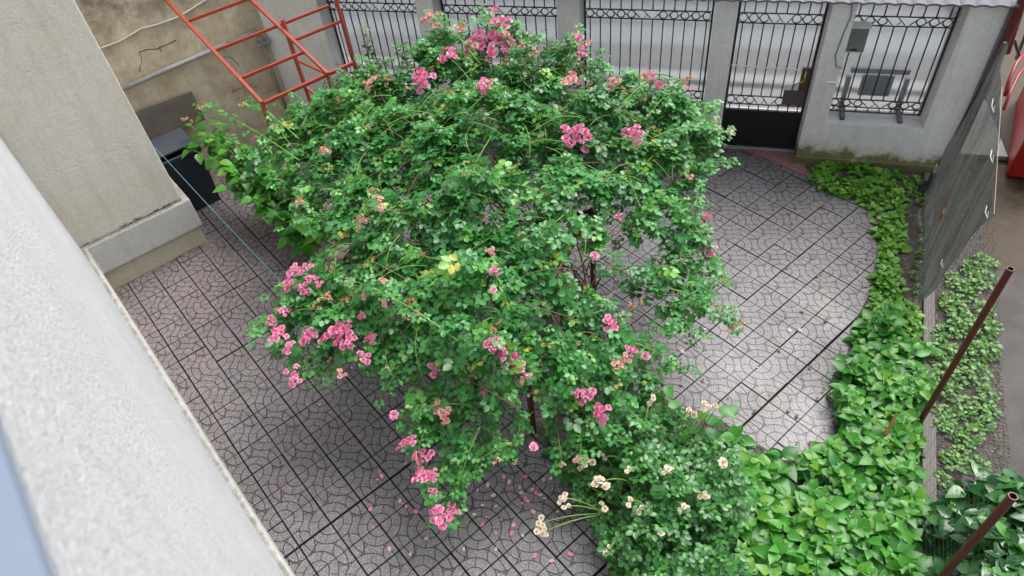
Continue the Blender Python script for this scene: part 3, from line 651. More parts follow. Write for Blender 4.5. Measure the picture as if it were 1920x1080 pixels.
def scatter(name, P, D, N, S, shape, mat, parent=None, R=None, smooth=True):
    sv_, sf = shape; n = len(P); D = norm(D); Y = norm(np.cross(N, D)); Z = np.cross(D, Y)
    S = S[:, None, None]
    V = P[:, None, :] + S*(sv_[None, :, 0:1]*D[:, None, :] + sv_[None, :, 1:2]*Y[:, None, :] + sv_[None, :, 2:3]*Z[:, None, :])
    k = len(sv_); V = V.reshape(-1, 3); nf = len(sf)
    ls = np.array([len(f) for f in sf]); flat = np.concatenate([np.array(f) for f in sf])
    loops = (flat[None, :] + (np.arange(n)*k)[:, None]).ravel(); tot = np.tile(ls, n); start = np.concatenate([[0], np.cumsum(tot)[:-1]])
    me = bpy.data.meshes.new(name); me.vertices.add(len(V)); me.vertices.foreach_set('co', V.astype(np.float32).ravel())
    me.loops.add(len(loops)); me.loops.foreach_set('vertex_index', loops.astype(np.int32)); me.polygons.add(len(tot))
    me.polygons.foreach_set('loop_start', start.astype(np.int32)); me.polygons.foreach_set('loop_total', tot.astype(np.int32))
    if R is None: R = rng.random(n)
    at = me.attributes.new('rnd', 'FLOAT', 'FACE'); at.data.foreach_set('value', np.repeat(R, nf).astype(np.float32))
    me.update(calc_edges=True); me.validate()
    if smooth: me.polygons.foreach_set('use_smooth', np.ones(len(tot), dtype=bool))
    return link(name, me, mat, parent)
def compound(P, D, N, L, pairs=2):     # rose leaves: terminal leaflet and pairs
    n = len(P); D = norm(D); Y = norm(np.cross(N, D)); oP = []; oD = []; oN = []; oS = []
    Z = np.cross(D, Y)
    oP.append(P+D*(L*.62)[:, None]); oD.append(D); oN.append(Z); oS.append(L*.52)
    for q in range(pairs):
        f = .22+.30*q
        for sgn in (-1, 1):
            oP.append(P+D*(L*f)[:, None]+Y*(sgn*.01)); oD.append(D*.55+Y*sgn*.85-Z*.08*rng.random(n)[:, None]); oN.append(Z+rng.normal(0, .22, (n, 3))); oS.append(L*(.40+.06*q))
    return [np.concatenate(x) for x in (oP, oD, oN, oS)]
def inpoly(x, y, poly):
    r = np.zeros(len(x), bool); j = len(poly)-1
    for i in range(len(poly)):
        xi, yi = poly[i][:2]; xj, yj = poly[j][:2]
        c = ((yi > y) != (yj > y)) & (x < (xj-xi)*(y-yi)/(yj-yi+1e-12)+xi); r ^= c; j = i
    return r
def idw(x, y, C, p=2.6):
    C = np.array(C); d = (x[:, None]-C[None, :, 0])**2+(y[:, None]-C[None, :, 1])**2+.004; w = d**(-p/2); return (w*C[None, :, 2]).sum(1)/w.sum(1)
def lump(x, y, s, seed):
    r = np.random.default_rng(seed); o = np.zeros_like(x)
    for k in range(7):
        a = r.random()*2*PI; f = s*(.6+r.random()*1.4); ph = r.random(2)*2*PI; o += np.sin((x*math.cos(a)+y*math.sin(a))*f+ph[0])*np.sin((-x*math.sin(a)+y*math.cos(a))*f*.8+ph[1])
    return o/7*2.2
# ---- climbing rose
RIM = [[-5.039, -2.8, 1.7], [-4.884, -2.347, 1.75], [-4.495, -2.04, 1.85], [-4.153, -1.908, 1.95], [-3.837, -1.724, 2.05], [-3.545, -1.501, 2.1], [-3.112, -1.294, 2.25], [-2.721, -1.453, 2.25], [-2.365, -1.571, 2.15], [-1.996, -1.512, 2.05], [-1.683, -1.772, 2.0], [-1.26, -1.77, 1.85], [-0.891, -1.724, 1.7], [-0.552, -2.023, 1.55], [-0.587, -2.501, 1.45], [-0.719, -2.938, 1.4], [-0.685, -3.317, 1.35], [-0.497, -3.653, 1.25], [-0.618, -3.953, 1.15], [-0.639, -4.106, 1.05], [-0.869, -4.337, 1.0], [-0.916, -4.637, 0.95], [-1.069, -5.006, 0.85], [-1.367, -5.196, 0.75], [-1.662, -5.19, 0.8], [-1.83, -5.354, 0.85], [-1.993, -5.545, 0.8], [-2.154, -5.732, 0.75], [-2.389, -5.764, 0.8], [-2.565, -5.583, 0.9], [-2.46, -5.336, 1.0], [-2.72, -5.123, 1.2], [-2.987, -5.106, 1.25], [-3.351, -5.12, 1.25], [-3.617, -5.24, 1.2], [-3.888, -5.107, 1.25], [-4.042, -4.883, 1.3], [-3.943, -4.635, 1.45], [-3.683, -4.434, 1.55], [-3.548, -4.266, 1.6], [-3.733, -4.086, 1.6], [-4.173, -3.871, 1.55], [-4.578, -3.529, 1.55], [-5.076, -3.136, 1.6]]
CTRL = [[-2.68, -2.774, 2.2], [-3.713, -2.927, 2.0], [-1.743, -2.601, 2.05], [-2.384, -3.797, 2.15], [-3.242, -4.081, 1.95], [-1.67, -3.497, 1.95], [-1.055, -2.658, 1.75], [-2.163, -4.606, 2.0], [-2.94, -4.706, 1.75], [-1.958, -5.121, 1.8], [-2.248, -5.073, 1.8], [-1.729, -5.219, 1.5], [-2.097, -5.463, 1.15], [-1.774, -4.084, 1.75], [-1.217, -3.506, 1.5], [-0.893, -3.9, 1.3], [-1.274, -4.536, 1.4], [-4.266, -3.333, 1.75], [-3.297, -4.876, 1.5], [-1.48, -4.977, 1.25]]
HOLES = [(-1.188, -3.675, 0.27, 0.96), (-1.434, -4.094, 0.24, 0.94), (-1.025, -4.193, 0.24, 0.93), (-0.926, -3.257, 0.17, 0.85), (-0.746, -3.616, 0.12, 0.7), (-1.688, -3.883, 0.14, 0.85), (-0.826, -4.372, 0.16, 0.95), (-1.121, -4.137, 0.15, 0.9), (-2.349, -3.936, 0.12, 0.75), (-2.51, -5.267, 0.13, 0.8), (-2.084, -5.639, 0.12, 0.7), (-0.661, -4.009, 0.14, 0.9), (-1.34, -3.595, 0.14, 0.85), (-1.75, -5.322, 0.12, 0.8), (-3.037, -5.035, 0.12, 0.6), (-1.411, -4.47, 0.12, 0.7)]
rose = thing('climbing_rose', (-1.5, -4.45, 0), 'huge pink climbing rose sprawling over the middle of the paved yard', 'rose bush')
def ztop(x, y): return idw(x, y, RIM+CTRL)
def crown_points(n, thick=.10, holes=True):
    R = np.array(RIM); out = []; got = 0
    def rimd(x, y):
        d = np.full(len(x), 9.0)
        for q in range(len(R)):
            a = R[q, :2]; b = R[(q+1) % len(R), :2]; e = b-a; t_ = np.clip(((x-a[0])*e[0]+(y-a[1])*e[1])/(e@e), 0, 1); d = np.minimum(d, np.hypot(x-a[0]-e[0]*t_, y-a[1]-e[1]*t_))
        return d
    while got < n:
        x = rng.uniform(R[:, 0].min(), R[:, 0].max(), n*2); y = rng.uniform(R[:, 1].min(), R[:, 1].max(), n*2)
        k = inpoly(x, y, RIM); x = x[k]; y = y[k]
        z = ztop(x, y); lp = lump(x, y, 9, 3); l2 = lump(x, y, 3.5, 21); keep = rng.random(len(x)) < np.clip(.72+.75*lp+.25*l2, .08, 1)*np.clip(.30+2.6*rimd(x, y)+.35*lp, .12, 1)
        if holes:
            for hx, hy, hr, hd in HOLES: keep &= ~(((x-hx)**2+(y-hy)**2 < hr*hr) & (rng.random(len(x)) < hd))
        l2 = l2[keep]; x, y, z, lp = x[keep], y[keep], z[keep], lp[keep]
        z = z + .15*lp + .10*l2 - np.abs(rng.normal(0, thick, len(x)))*(1+.6*(lp < -.2))
        out.append(np.stack([x, y, z], 1)); got += len(x)
    return np.concatenate(out)[:n]
P = crown_points(9800)
n = len(P); az = rng.random(n)*2*PI
outw = norm(np.stack([P[:, 0]+2.0, P[:, 1]+3.6, np.zeros(n)], 1))
D = np.stack([np.cos(az), np.sin(az), rng.normal(-.12, .28, n)], 1)+outw*.35
N = np.stack([rng.normal(0, .5, n), rng.normal(0, .5, n), np.ones(n)], 1)+outw*.25
L = rng.uniform(.075, .13, n)*(1+.45*rng.random(n)**3)
p_, d_, n_, s_ = compound(P, D, N, L)
base = np.clip(rng.normal(.45, .22, n)+.14*lump(P[:, 0], P[:, 1], 4, 11), 0, .93); base[rng.random(n) < .006] = 1.0
R_ = np.tile(base, 5)+rng.normal(0, .05, len(p_)); R_ = np.clip(R_, 0, 1)
scatter('foliage', p_, d_, n_, s_, LEAFLET, M_rose, rose, R_)
def arc(a, b, h, n=10, side=0.0):
    a = np.array(a); b = np.array(b); sd_ = np.array([-(b-a)[1], (b-a)[0], 0]); ts = np.linspace(0, 1, n)
    return [a*(1-t)+b*t+np.array([0, 0, h*4*t*(1-t)])+sd_*side*math.sin(PI*t) for t in ts]
mb = MB(); base0 = np.array([-1.5, -4.42, 0.0])
for k in range(26):
    a = base0+np.array([random.uniform(-.12, .12), random.uniform(-.12, .12), 0]); hub = np.array([-1.62+random.uniform(-.25, .22), -4.12+random.uniform(-.3, .25), 1.15+random.uniform(-.15, .2)])
    i = rng.integers(n); e = P[i]-np.array([0, 0, .05]); mid = (hub+e)/2+np.array([0, 0, .18])
    ts = np.linspace(0, 1, 12); pts = []
    for t in ts:
        if t < .5: q = a*(1-2*t)+hub*(2*t)
        else:
            u_ = 2*t-1; q = hub*(1-u_)**2+mid*2*u_*(1-u_)+e*u_*u_
        pts.append(q+np.array([math.sin(t*9+k), math.cos(t*8+k*2), 0])*.025)
    r0 = random.uniform(.008, .016); mb.tube(pts, [r0*(1-.7*t) for t in ts], 6)
mb.build('stem', M_bark, rose, smooth=True)
mb = MB()
for k in range(150):   # thinner twigs inside the crown
    i = rng.integers(n); e = P[i]; j = e+np.array([random.uniform(-.5, .5), random.uniform(-.5, .5), -random.uniform(.05, .3)])
    mb.tube(arc(j, e, .06, 6, random.uniform(-.1, .1)), [.005, .0045, .004, .0035, .003, .002], 4)
mb.build('twig', M_canew, rose, smooth=True)
mb = MB()
for k in range(190):   # pale shoots lying over the crown
    i = rng.integers(n); e = P[i]; e = np.array([e[0], e[1], ztop(e[:1], e[1:2])[0]+.03]); ang = random.uniform(0, 2*PI); ln_ = random.uniform(.15, .55)
    c = e[:2]+np.array([math.cos(ang), math.sin(ang)])*ln_
    if not inpoly(c[:1], c[1:2], RIM)[0]: continue
    f = np.array([c[0], c[1], ztop(c[:1], c[1:2])[0]+random.uniform(0, .10)])
    mb.tube(arc(e, f, random.uniform(.02, .07), 7, random.uniform(-.12, .12)), [.0045, .0042, .004, .0036, .0032, .0027, .002], 4)
for a_, b_, h_ in [([-0.839, -3.995, 1.28], [-0.214, -4.032, 1.0], 0.06), ([-2.029, -5.449, 1.08], [-2.174, -5.959, 0.55], 0.08), ([-2.126, -5.354, 1.19], [-2.714, -5.452, 0.95], 0.1), ([-1.772, -5.51, 1.04], [-2.241, -5.665, 0.6], 0.05), ([-2.35, -2.133, 2.02], [-2.998, -1.574, 2.5], 0.02), ([-2.929, -1.984, 2.08], [-3.53, -1.527, 2.4], 0.03), ([-2.049, -2.067, 2.0], [-2.023, -1.684, 2.3], 0.03), ([-1.272, -2.469, 1.78], [-0.953, -1.868, 1.95], 0.05), ([-1.503, -2.588, 1.95], [-1.224, -1.935, 2.0], 0.05), ([-3.475, -4.95, 1.42], [-3.755, -5.208, 0.95], 0.08), ([-3.428, -4.79, 1.51], [-4.123, -4.899, 1.2], 0.05), ([-1.155, -2.63, 1.78], [-0.561, -2.213, 1.7], 0.06), ([-1.042, -3.088, 1.54], [-0.54, -3.592, 1.4], 0.08), ([-4.352, -3.373, 1.77], [-6.608, -1.92, 1.35], 0.08), ([-4.566, -2.982, 1.73], [-5.659, -2.178, 1.6], 0.05), ([-3.162, -1.967, 2.06], [-3.682, -1.892, 2.2], 0.04), ([-2.638, -2.045, 2.07], [-2.325, -1.915, 2.4], 0.04), ([-2.202, -5.153, 1.67], [-3.347, -4.673, 1.65], 0.1), ([-3.016, -4.954, 1.39], [-3.113, -5.008, 1.1], 0.02), ([-1.065, -4.526, 1.18], [-0.587, -4.458, 0.8], 0.05)]: mb.tube(arc(a_, b_, h_, 12), [.006-.0003*k for k in range(12)], 5)
mb.build('shoot', M_cane, rose, smooth=True)
# sparse sprays: leaves along explicit shoots
SP = []; SPR = []
for a_, b_, h_ in [([-0.839, -3.995, 1.28], [-0.214, -4.032, 1.0], 0.06), ([-2.029, -5.449, 1.08], [-2.174, -5.959, 0.55], 0.08), ([-2.126, -5.354, 1.19], [-2.714, -5.452, 0.95], 0.1), ([-1.772, -5.51, 1.04], [-2.241, -5.665, 0.6], 0.05), ([-2.35, -2.133, 2.02], [-2.998, -1.574, 2.5], 0.02), ([-2.929, -1.984, 2.08], [-3.53, -1.527, 2.4], 0.03), ([-2.049, -2.067, 2.0], [-2.023, -1.684, 2.3], 0.03), ([-1.272, -2.469, 1.78], [-0.953, -1.868, 1.95], 0.05), ([-1.503, -2.588, 1.95], [-1.224, -1.935, 2.0], 0.05), ([-3.475, -4.95, 1.42], [-3.755, -5.208, 0.95], 0.08), ([-3.428, -4.79, 1.51], [-4.123, -4.899, 1.2], 0.05), ([-1.155, -2.63, 1.78], [-0.561, -2.213, 1.7], 0.06), ([-1.042, -3.088, 1.54], [-0.54, -3.592, 1.4], 0.08), ([-4.352, -3.373, 1.77], [-6.608, -1.92, 1.35], 0.08), ([-4.566, -2.982, 1.73], [-5.659, -2.178, 1.6], 0.05), ([-3.162, -1.967, 2.06], [-3.682, -1.892, 2.2], 0.04), ([-2.638, -2.045, 2.07], [-2.325, -1.915, 2.4], 0.04), ([-2.202, -5.153, 1.67], [-3.347, -4.673, 1.65], 0.1), ([-3.016, -4.954, 1.39], [-3.113, -5.008, 1.1], 0.02), ([-1.065, -4.526, 1.18], [-0.587, -4.458, 0.8], 0.05)]:
    pts = arc(a_, b_, h_, 16)
    for q in pts[4:]:
        for r in range(2): SP.append(q+rng.normal(0, .012, 3))
for k in range(90):     # ragged sprays all round the rim
    q = random.randrange(len(RIM)); f_ = random.random(); a_ = np.array(RIM[q])*(1-f_)+np.array(RIM[(q+1) % len(RIM)])*f_
    dr_ = np.array([a_[0]+2.2, a_[1]+3.4, 0]); dr_ /= np.linalg.norm(dr_); dr_ = dr_+rng.normal(0, .35, 3)*[1, 1, 0]
    b_ = a_+dr_*random.uniform(.06, .24)+np.array([0, 0, random.uniform(-.22, .10)]); pts = arc(a_-dr_*.25, b_, .04, 12, random.uniform(-.15, .15)); SPR.append(pts)
    for q2 in pts[3:]: SP.append(q2+rng.normal(0, .012, 3))
mb = MB()
for pts in SPR: mb.tube(pts, [.0045-.0002*k for k in range(12)], 4)
mb.build('spray_stems', M_cane, rose, smooth=True)
SP = np.array(SP); ns = len(SP); az = rng.random(ns)*2*PI
p_, d_, n_, s_ = compound(SP, np.stack([np.cos(az), np.sin(az), rng.normal(-.15, .3, ns)], 1), np.stack([rng.normal(0, .3, ns), rng.normal(0, .3, ns), np.ones(ns)], 1), rng.uniform(.07, .11, ns))
scatter('spray_leaves', p_, d_, n_, s_, LEAFLET, M_rose, rose, np.clip(rng.normal(.55, .15, len(p_)), 0, 1))

# ---- blossoms
def rose_mesh(nm, mat, nfl, R, spread, npet, seed, ragged=.0):
    r = np.random.default_rng(seed); V = []; F = []; C = []
    for f in range(nfl):
        if nfl == 1: c = np.zeros(3)
        else:
            a = f*2.4+r.random(); rr = spread*math.sqrt((f+.3)/nfl); c = np.array([math.cos(a)*rr, math.sin(a)*rr, -.5*rr*rr/spread+r.uniform(-.01, .01)])
        ax = norm(np.array([[c[0]*5+r.normal(0, .2), c[1]*5+r.normal(0, .2), .6]]))[0]
        x = norm(np.cross(ax, [[.3, .9, .1]]))[0]; y = np.cross(ax, x); fr = R*r.uniform(.75, 1.15); br_ = r.normal(0, .12)
        for p in range(npet):
            q = p/npet; ring = q**.7; th = p*2.399+r.normal(0, .2); w_ = fr*(.55+.25*q)*(1+ragged*r.normal()); open_ = .25+1.05*ring+ragged*r.normal()*.4
            rad = x*math.cos(th)+y*math.sin(th); tan = -x*math.sin(th)+y*math.cos(th)
            b = len(V)
            for (s1, wd) in ((.0, .18), (.45, .75), (.8, 1.0), (1.0, .55)):
                h = fr*s1*(1.0-.25*ring); out = fr*(.10+.25*ring)+h*math.sin(open_)*(.85+.3*s1); up = h*math.cos(open_)*.9-(.25*fr*ring*s1*s1)
                for sd_ in (-1, 0, 1):
                    cup = .18*w_*wd*(abs(sd_))
                    V.append(c+rad*(out-cup)+tan*(w_*wd*.62*sd_)+ax*(up+r.normal(0, .04)*fr))
            for k in range(3):
                for m_ in range(2): F.append((b+k*3+m_, b+k*3+m_+1, b+k*3+m_+4, b+k*3+m_+3)); C.append(float(np.clip(.25+.5*q+br_+r.normal(0, .12), 0, 1)))
    me = bpy.data.meshes.new(nm); me.from_pydata([tuple(v) for v in V], [], F); me.update()
    at = me.attributes.new('rnd', 'FLOAT', 'FACE'); at.data.foreach_set('value', np.array(C, dtype=np.float32)); me.materials.append(mat)
    for p in me.polygons: p.use_smooth = True
    return me
PK = [rose_mesh('pink_blossoms', M_pink, k, .024, .056, 12, 20+k, .22) for k in (3, 5, 7, 8)]
PK1 = [rose_mesh('pink_blossom', M_pink, 1, .030, .02, 15, 40, .2)]
FD = [rose_mesh('faded_blossoms', M_faded, k, .024, .05, 11, 50+k, .35) for k in (3, 5, 6)]
DR = [rose_mesh('withered_blossoms', M_dry, k, .019, .045, 8, 60+k, .8) for k in (3, 4, 6)]
CR = [rose_mesh('cream_blossoms', M_cream, k, .030, .055, 20, 70+k, .28) for k in (1, 2, 4)]
def put_flower(me, name, parent, loc, sc, face=None):
    o = bpy.data.objects.new(name, me); COL.objects.link(o); o.parent = parent; o.matrix_parent_inverse = Matrix.Translation(-Vector(parent.location))
    o.location = loc; o.scale = (sc,)*3
    d = Vector((random.uniform(-.6, .6), random.uniform(-.8, .3), 1.0)).normalized(); q = d.to_track_quat('Z', 'Y'); o.rotation_mode = 'QUATERNION'
    from mathutils import Quaternion
    o.rotation_quaternion = q @ Quaternion((0, 0, 1), random.uniform(0, 6.28)); return o
for (x, y, z, sc, kd) in [(-3.257, -1.891, 2.16, 2.01, 'p'), (-2.945, -1.333, 2.34, 1.569, 'p'), (-2.806, -1.569, 2.34, 2.152, 'p'), (-2.952, -1.743, 2.24, 2.259, 'p'), (-2.807, -1.875, 2.21, 1.969, 'p'), (-2.711, -1.743, 2.26, 1.739, 'p'), (-2.603, -1.882, 2.2, 1.465, 'p'), (-3.455, -2.276, 2.05, 2.08, 'p'), (-3.526, -2.182, 2.07, 1.487, 'p'), (-2.642, -2.768, 2.32, 1.304, 'p'), (-2.083, -1.61, 2.18, 1.864, 'p'), (-1.962, -1.742, 2.14, 1.467, 'p'), (-1.238, -1.916, 1.95, 1.676, 'p'), (-0.94, -1.773, 1.83, 1.225, 'p'), (-1.849, -2.936, 1.98, 1.591, 'p'), (-1.703, -2.957, 1.94, 1.586, 'p'), (-1.785, -2.891, 2.01, 1.275, 'p'), (-1.314, -2.686, 1.86, 1.751, 'p'), (-0.546, -3.591, 1.38, 1.426, 'p'), (-1.308, -3.582, 1.64, 0.696, 'p'), (-0.61, -3.304, 1.48, 0.939, 'p'), (-2.047, -4.682, 1.94, 0.679, 'p'), (-3.854, -4.699, 1.56, 1.319, 'p'), (-3.697, -4.755, 1.55, 1.196, 'p'), (-3.719, -4.59, 1.63, 0.905, 'p'), (-3.626, -4.669, 1.6, 0.993, 'p'), (-3.813, -4.596, 1.59, 0.916, 'p'), (-3.838, -4.925, 1.45, 1.205, 'p'), (-3.774, -4.926, 1.45, 0.899, 'p'), (-3.539, -4.706, 1.59, 0.787, 'p'), (-3.233, -5.036, 1.47, 1.412, 'p'), (-3.158, -5.125, 1.43, 1.212, 'p'), (-3.268, -5.071, 1.42, 1.326, 'p'), (-3.376, -5.076, 1.39, 1.15, 'p'), (-3.527, -5.104, 1.39, 1.356, 'p'), (-3.779, -5.122, 1.39, 1.285, 'p'), (-3.88, -5.025, 1.39, 0.906, 'p'), (-3.661, -5.197, 1.34, 0.978, 'p'), (-3.465, -5.451, 1.39, 1.214, 'p'), (-3.431, -5.528, 1.4, 0.924, 'p'), (-2.99, -5.202, 1.38, 0.919, 'p'), (-3.018, -5.03, 1.4, 0.935, 'p'), (-3.096, -4.936, 1.53, 0.653, 'p'), (-1.901, -5.148, 1.73, 1.145, 'p'), (-1.846, -5.126, 1.55, 1.514, 'p'), (-1.803, -5.096, 1.45, 1.112, 'p'), (-1.893, -5.171, 1.63, 1.076, 'p'), (-1.956, -5.175, 1.75, 0.896, 'p'), (-2.428, -5.186, 1.35, 1.067, 'p'), (-1.315, -5.05, 1.11, 1.161, 'p'), (-1.192, -5.137, 1.04, 1.338, 'p'), (-1.366, -5.055, 1.15, 0.71, 'p'), (-1.203, -4.605, 1.46, 1.069, 'p'), (-2.055, -6.207, 1.14, 1.146, 'p'), (-2.12, -6.185, 1.13, 0.907, 'p'), (-2.018, -6.155, 1.13, 0.904, 'p'), (-2.535, -5.643, 1.04, 1.168, 'p'), (-2.575, -5.683, 1.04, 0.898, 'p'), (-2.402, -5.703, 0.96, 1.077, 'p'), (-2.361, -5.869, 0.97, 1.058, 'p'), (-2.296, -5.842, 0.97, 0.88, 'p'), (-2.46, -5.705, 0.98, 0.808, 'p'), (-0.342, -4.359, 1.28, 0.47, 'p'), (-1.034, -4.594, 1.17, 0.835, 'p'), (-2.399, -5.83, 0.95, 0.712, 'p'), (-3.189, -5.018, 1.49, 0.937, 'p'), (-2.02, -5.307, 1.32, 0.431, 'p'), (-1.301, -3.569, 1.63, 1.026, 's'), (-2.047, -4.682, 1.94, 0.982, 's'), (-2.687, -5.504, 1.12, 1.05, 's'), (-0.929, -4.587, 1.1, 1.204, 's'), (-2.973, -5.057, 1.39, 0.957, 's'), (-1.583, -5.594, 1.18, 0.972, 's'), (-1.42, -4.051, 1.6, 1.091, 's'), (-2.041, -4.754, 1.81, 0.77, 's'), (-3.624, -1.303, 2.21, 1.811, 'f'), (-3.793, -1.114, 2.16, 1.733, 'f'), (-3.519, -1.481, 2.22, 1.263, 'f'), (-3.982, -2.274, 2.02, 1.563, 'f'), (-4.026, -2.349, 2.0, 1.198, 'f'), (-1.747, -5.116, 1.33, 1.075, 'f'), (-0.606, -2.199, 1.67, 1.345, 'f'), (-2.299, -5.46, 1.19, 1.173, 'f'), (-2.365, -5.395, 1.18, 1.017, 'f'), (-1.131, -4.78, 1.2, 1.206, 'f'), (-1.079, -4.718, 1.2, 0.867, 'f'), (-3.181, -4.117, 2.04, 1.017, 'f'), (-3.147, -4.172, 1.99, 0.829, 'f'), (-3.068, -4.823, 1.67, 0.794, 'f'), (-2.901, -4.861, 1.65, 0.782, 'f'), (-4.075, -3.311, 1.86, 0.879, 'f'), (-2.026, -2.173, 2.06, 1.557, 'f'), (-1.96, -2.116, 2.06, 1.342, 'f'), (-1.583, -2.077, 2.02, 1.341, 'f'), (-1.922, -1.613, 2.16, 1.18, 'f'), (-3.075, -1.823, 2.19, 1.672, 'f'), (-2.462, -1.833, 2.22, 1.395, 'f'), (-2.4, -1.878, 2.19, 1.04, 'f'), (-2.899, -4.779, 1.8, 0.602, 'f'), (-2.081, -4.59, 2.05, 0.646, 'f'), (-0.765, -2.828, 1.55, 0.838, 'f'), (-3.256, -1.59, 2.24, 1.109, 'f'), (-3.277, -4.692, 1.62, 0.823, 'f'), (-2.666, -4.839, 1.55, 0.781, 'f'), (-3.092, -5.394, 1.39, 0.693, 'f'), (-4.128, -3.872, 1.68, 0.741, 'f'), (-1.873, -5.149, 1.62, 0.712, 'f'), (-3.315, -4.225, 1.89, 0.937, 'd'), (-3.324, -4.268, 1.84, 0.75, 'd'), (-3.48, -4.847, 1.56, 1.107, 'd'), (-3.42, -4.807, 1.59, 0.918, 'd'), (-3.218, -4.771, 1.62, 0.903, 'd'), (-3.252, -4.856, 1.61, 0.809, 'd'), (-3.513, -4.903, 1.52, 0.924, 'd'), (-2.716, -4.781, 1.63, 0.868, 'd'), (-2.744, -4.871, 1.54, 0.871, 'd'), (-0.984, -1.693, 1.84, 1.178, 'd'), (-0.91, -1.647, 1.83, 0.948, 'd'), (-1.957, -4.902, 1.64, 0.816, 'd'), (-1.933, -5.127, 1.84, 0.615, 'd'), (-2.12, -5.264, 1.43, 0.978, 'd'), (-2.158, -5.245, 1.49, 0.73, 'd'), (-1.084, -4.258, 1.29, 0.814, 'd'), (-1.011, -4.165, 1.28, 0.641, 'd'), (-0.249, -4.306, 1.3, 0.81, 'd'), (-0.294, -4.327, 1.29, 0.629, 'd'), (-0.39, -3.876, 1.33, 0.754, 'd'), (-5.894, -2.634, 1.81, 1.074, 'd'), (-5.898, -2.894, 1.79, 1.054, 'd'), (-3.707, -1.849, 2.16, 0.983, 'd'), (-3.12, -4.502, 1.73, 0.637, 'd'), (-0.635, -2.127, 1.68, 0.904, 'd'), (-1.475, -2.123, 1.98, 0.89, 'd'), (-4.04, -3.473, 1.81, 0.757, 'd'), (-4.121, -3.833, 1.68, 0.743, 'd'), (-3.952, -3.499, 1.79, 0.752, 'd'), (-5.361, -2.587, 1.83, 1.035, 'd'), (-2.079, -5.255, 1.46, 0.729, 'd'), (-2.291, -5.502, 1.15, 0.755, 'd'), (-1.279, -2.79, 1.82, 0.722, 'd'), (-2.035, -2.255, 2.05, 1.102, 'd'), (-3.824, -2.298, 2.03, 1.188, 'd'), (-1.271, -2.126, 1.91, 0.78, 'd'), (-3.215, -1.512, 2.29, 0.866, 'd'), (-1.146, -4.808, 1.18, 0.776, 'd')]:
    me = {'p': random.choice(PK), 's': PK1[0], 'f': random.choice(FD), 'd': random.choice(DR)}[kd]
    put_flower(me, {'p': 'pink_blossoms', 's': 'pink_blossom', 'f': 'faded_blossoms', 'd': 'withered_blossoms'}[kd], rose, (x, y, z), sc)
for k in range(46):
    i = rng.integers(n); x, y, z = P[i]; z = float(ztop(np.array([x]), np.array([y]))[0])+random.uniform(.08, .15)
    put_flower(random.choice(DR), 'withered_blossoms', rose, (x, y, z), random.uniform(.4, .85))
for k in range(22):
    pts = SPR[k*4]; put_flower(random.choice(PK if k % 2 else FD), 'pink_blossoms' if k % 2 else 'faded_blossoms', rose, tuple(pts[-1]+np.array([0, 0, .015])), random.uniform(.35, .8))
# arbour posts carrying the rose
ab = thing('rose_arbour', (-2.5, -3.9, 0), 'dark red pipe arbour hidden inside the climbing rose', 'arbour')
AP = [(-1.5750, -3.2550), (-1.8520, -4.7650), (-3.35, -2.6), (-3.6, -4.3)]
for x, y in AP:
    mb = MB(); mb.tube([(x, y, -.02), (x, y, 1.42)], .028, 10); mb.build('post', M_dred, ab, smooth=True)
for i, j in ((0, 1), (1, 2), (2, 3), (3, 0)):
    mb = MB(); mb.tube([(*AP[i], 1.40), (*AP[j], 1.40)], .02, 8); mb.build('top_rail', M_dred, ab, smooth=True)

# ---- generic plants
def plant_points(n, C, thick, poly=None, s=9, amp=.06, seed=5):
    poly = poly or C; R = np.array(poly)[:, :2]; out = []; got = 0
    while got < n:
        x = rng.uniform(R[:, 0].min(), R[:, 0].max(), n*2); y = rng.uniform(R[:, 1].min(), R[:, 1].max(), n*2); k = inpoly(x, y, poly); x = x[k]; y = y[k]
        z = idw(x, y, C); lp = lump(x, y, s, seed); keep = rng.random(len(x)) < np.clip(.85+.5*lp, .3, 1); x, y, z, lp = x[keep], y[keep], z[keep], lp[keep]
        z = np.maximum(z+amp*lp-np.abs(rng.normal(0, thick, len(x))), .03); out.append(np.stack([x, y, z], 1)); got += len(x)
    return np.concatenate(out)[:n]
def rosettes(name, C, nplants, nl, size, mat, shape, parent=None, thick=.04, tilt=.45, s=9, amp=.05, seed=5, poly=None, stem=None):
    P = plant_points(nplants, C, thick, poly, s, amp, seed); a0 = rng.random(nplants)*2*PI; oP = []; oD = []; oN = []; oS = []
    lean = rng.normal(0, .25, (nplants, 3)); lean[:, 2] = 0; size = size*np.clip(rng.lognormal(-.05, .30, nplants), .5, 1.6)
    for k in range(nl):
        az = a0+k*PI/2*(1.0)+PI*(k % 2)+rng.normal(0, .25, nplants) if False else a0+k*2.4+rng.normal(0, .2, nplants)
        q = k/max(1, nl-1); d = np.stack([np.cos(az), np.sin(az), (.55-1.0*q)*tilt*2+rng.normal(0, .12, nplants)], 1)
        oP.append(P+d*size[:, None]*.10-np.array([[0, 0, 1]])*q*size[:, None]*.9); oD.append(d+lean); oN.append(np.array([0, 0, 1.0])+rng.normal(0, .22, (nplants, 3))+lean*.6); oS.append(size*(.45+.65*q**.6)*rng.uniform(.8, 1.2, nplants))
    p, d, nn, ss = [np.concatenate(x) for x in (oP, oD, oN, oS)]
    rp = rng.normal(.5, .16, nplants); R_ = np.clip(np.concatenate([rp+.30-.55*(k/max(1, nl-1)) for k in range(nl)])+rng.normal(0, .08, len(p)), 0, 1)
    o = scatter(name, p, d, nn, ss, shape, mat, parent, R_)
    if stem is not None:
        mb = MB()
        for q in P[::max(1, nplants//220)]: mb.tube([(q[0], q[1], 0), (q[0], q[1], q[2])], .005, 4)
        mb.build('stem', stem, o if parent is None else parent)
    return o
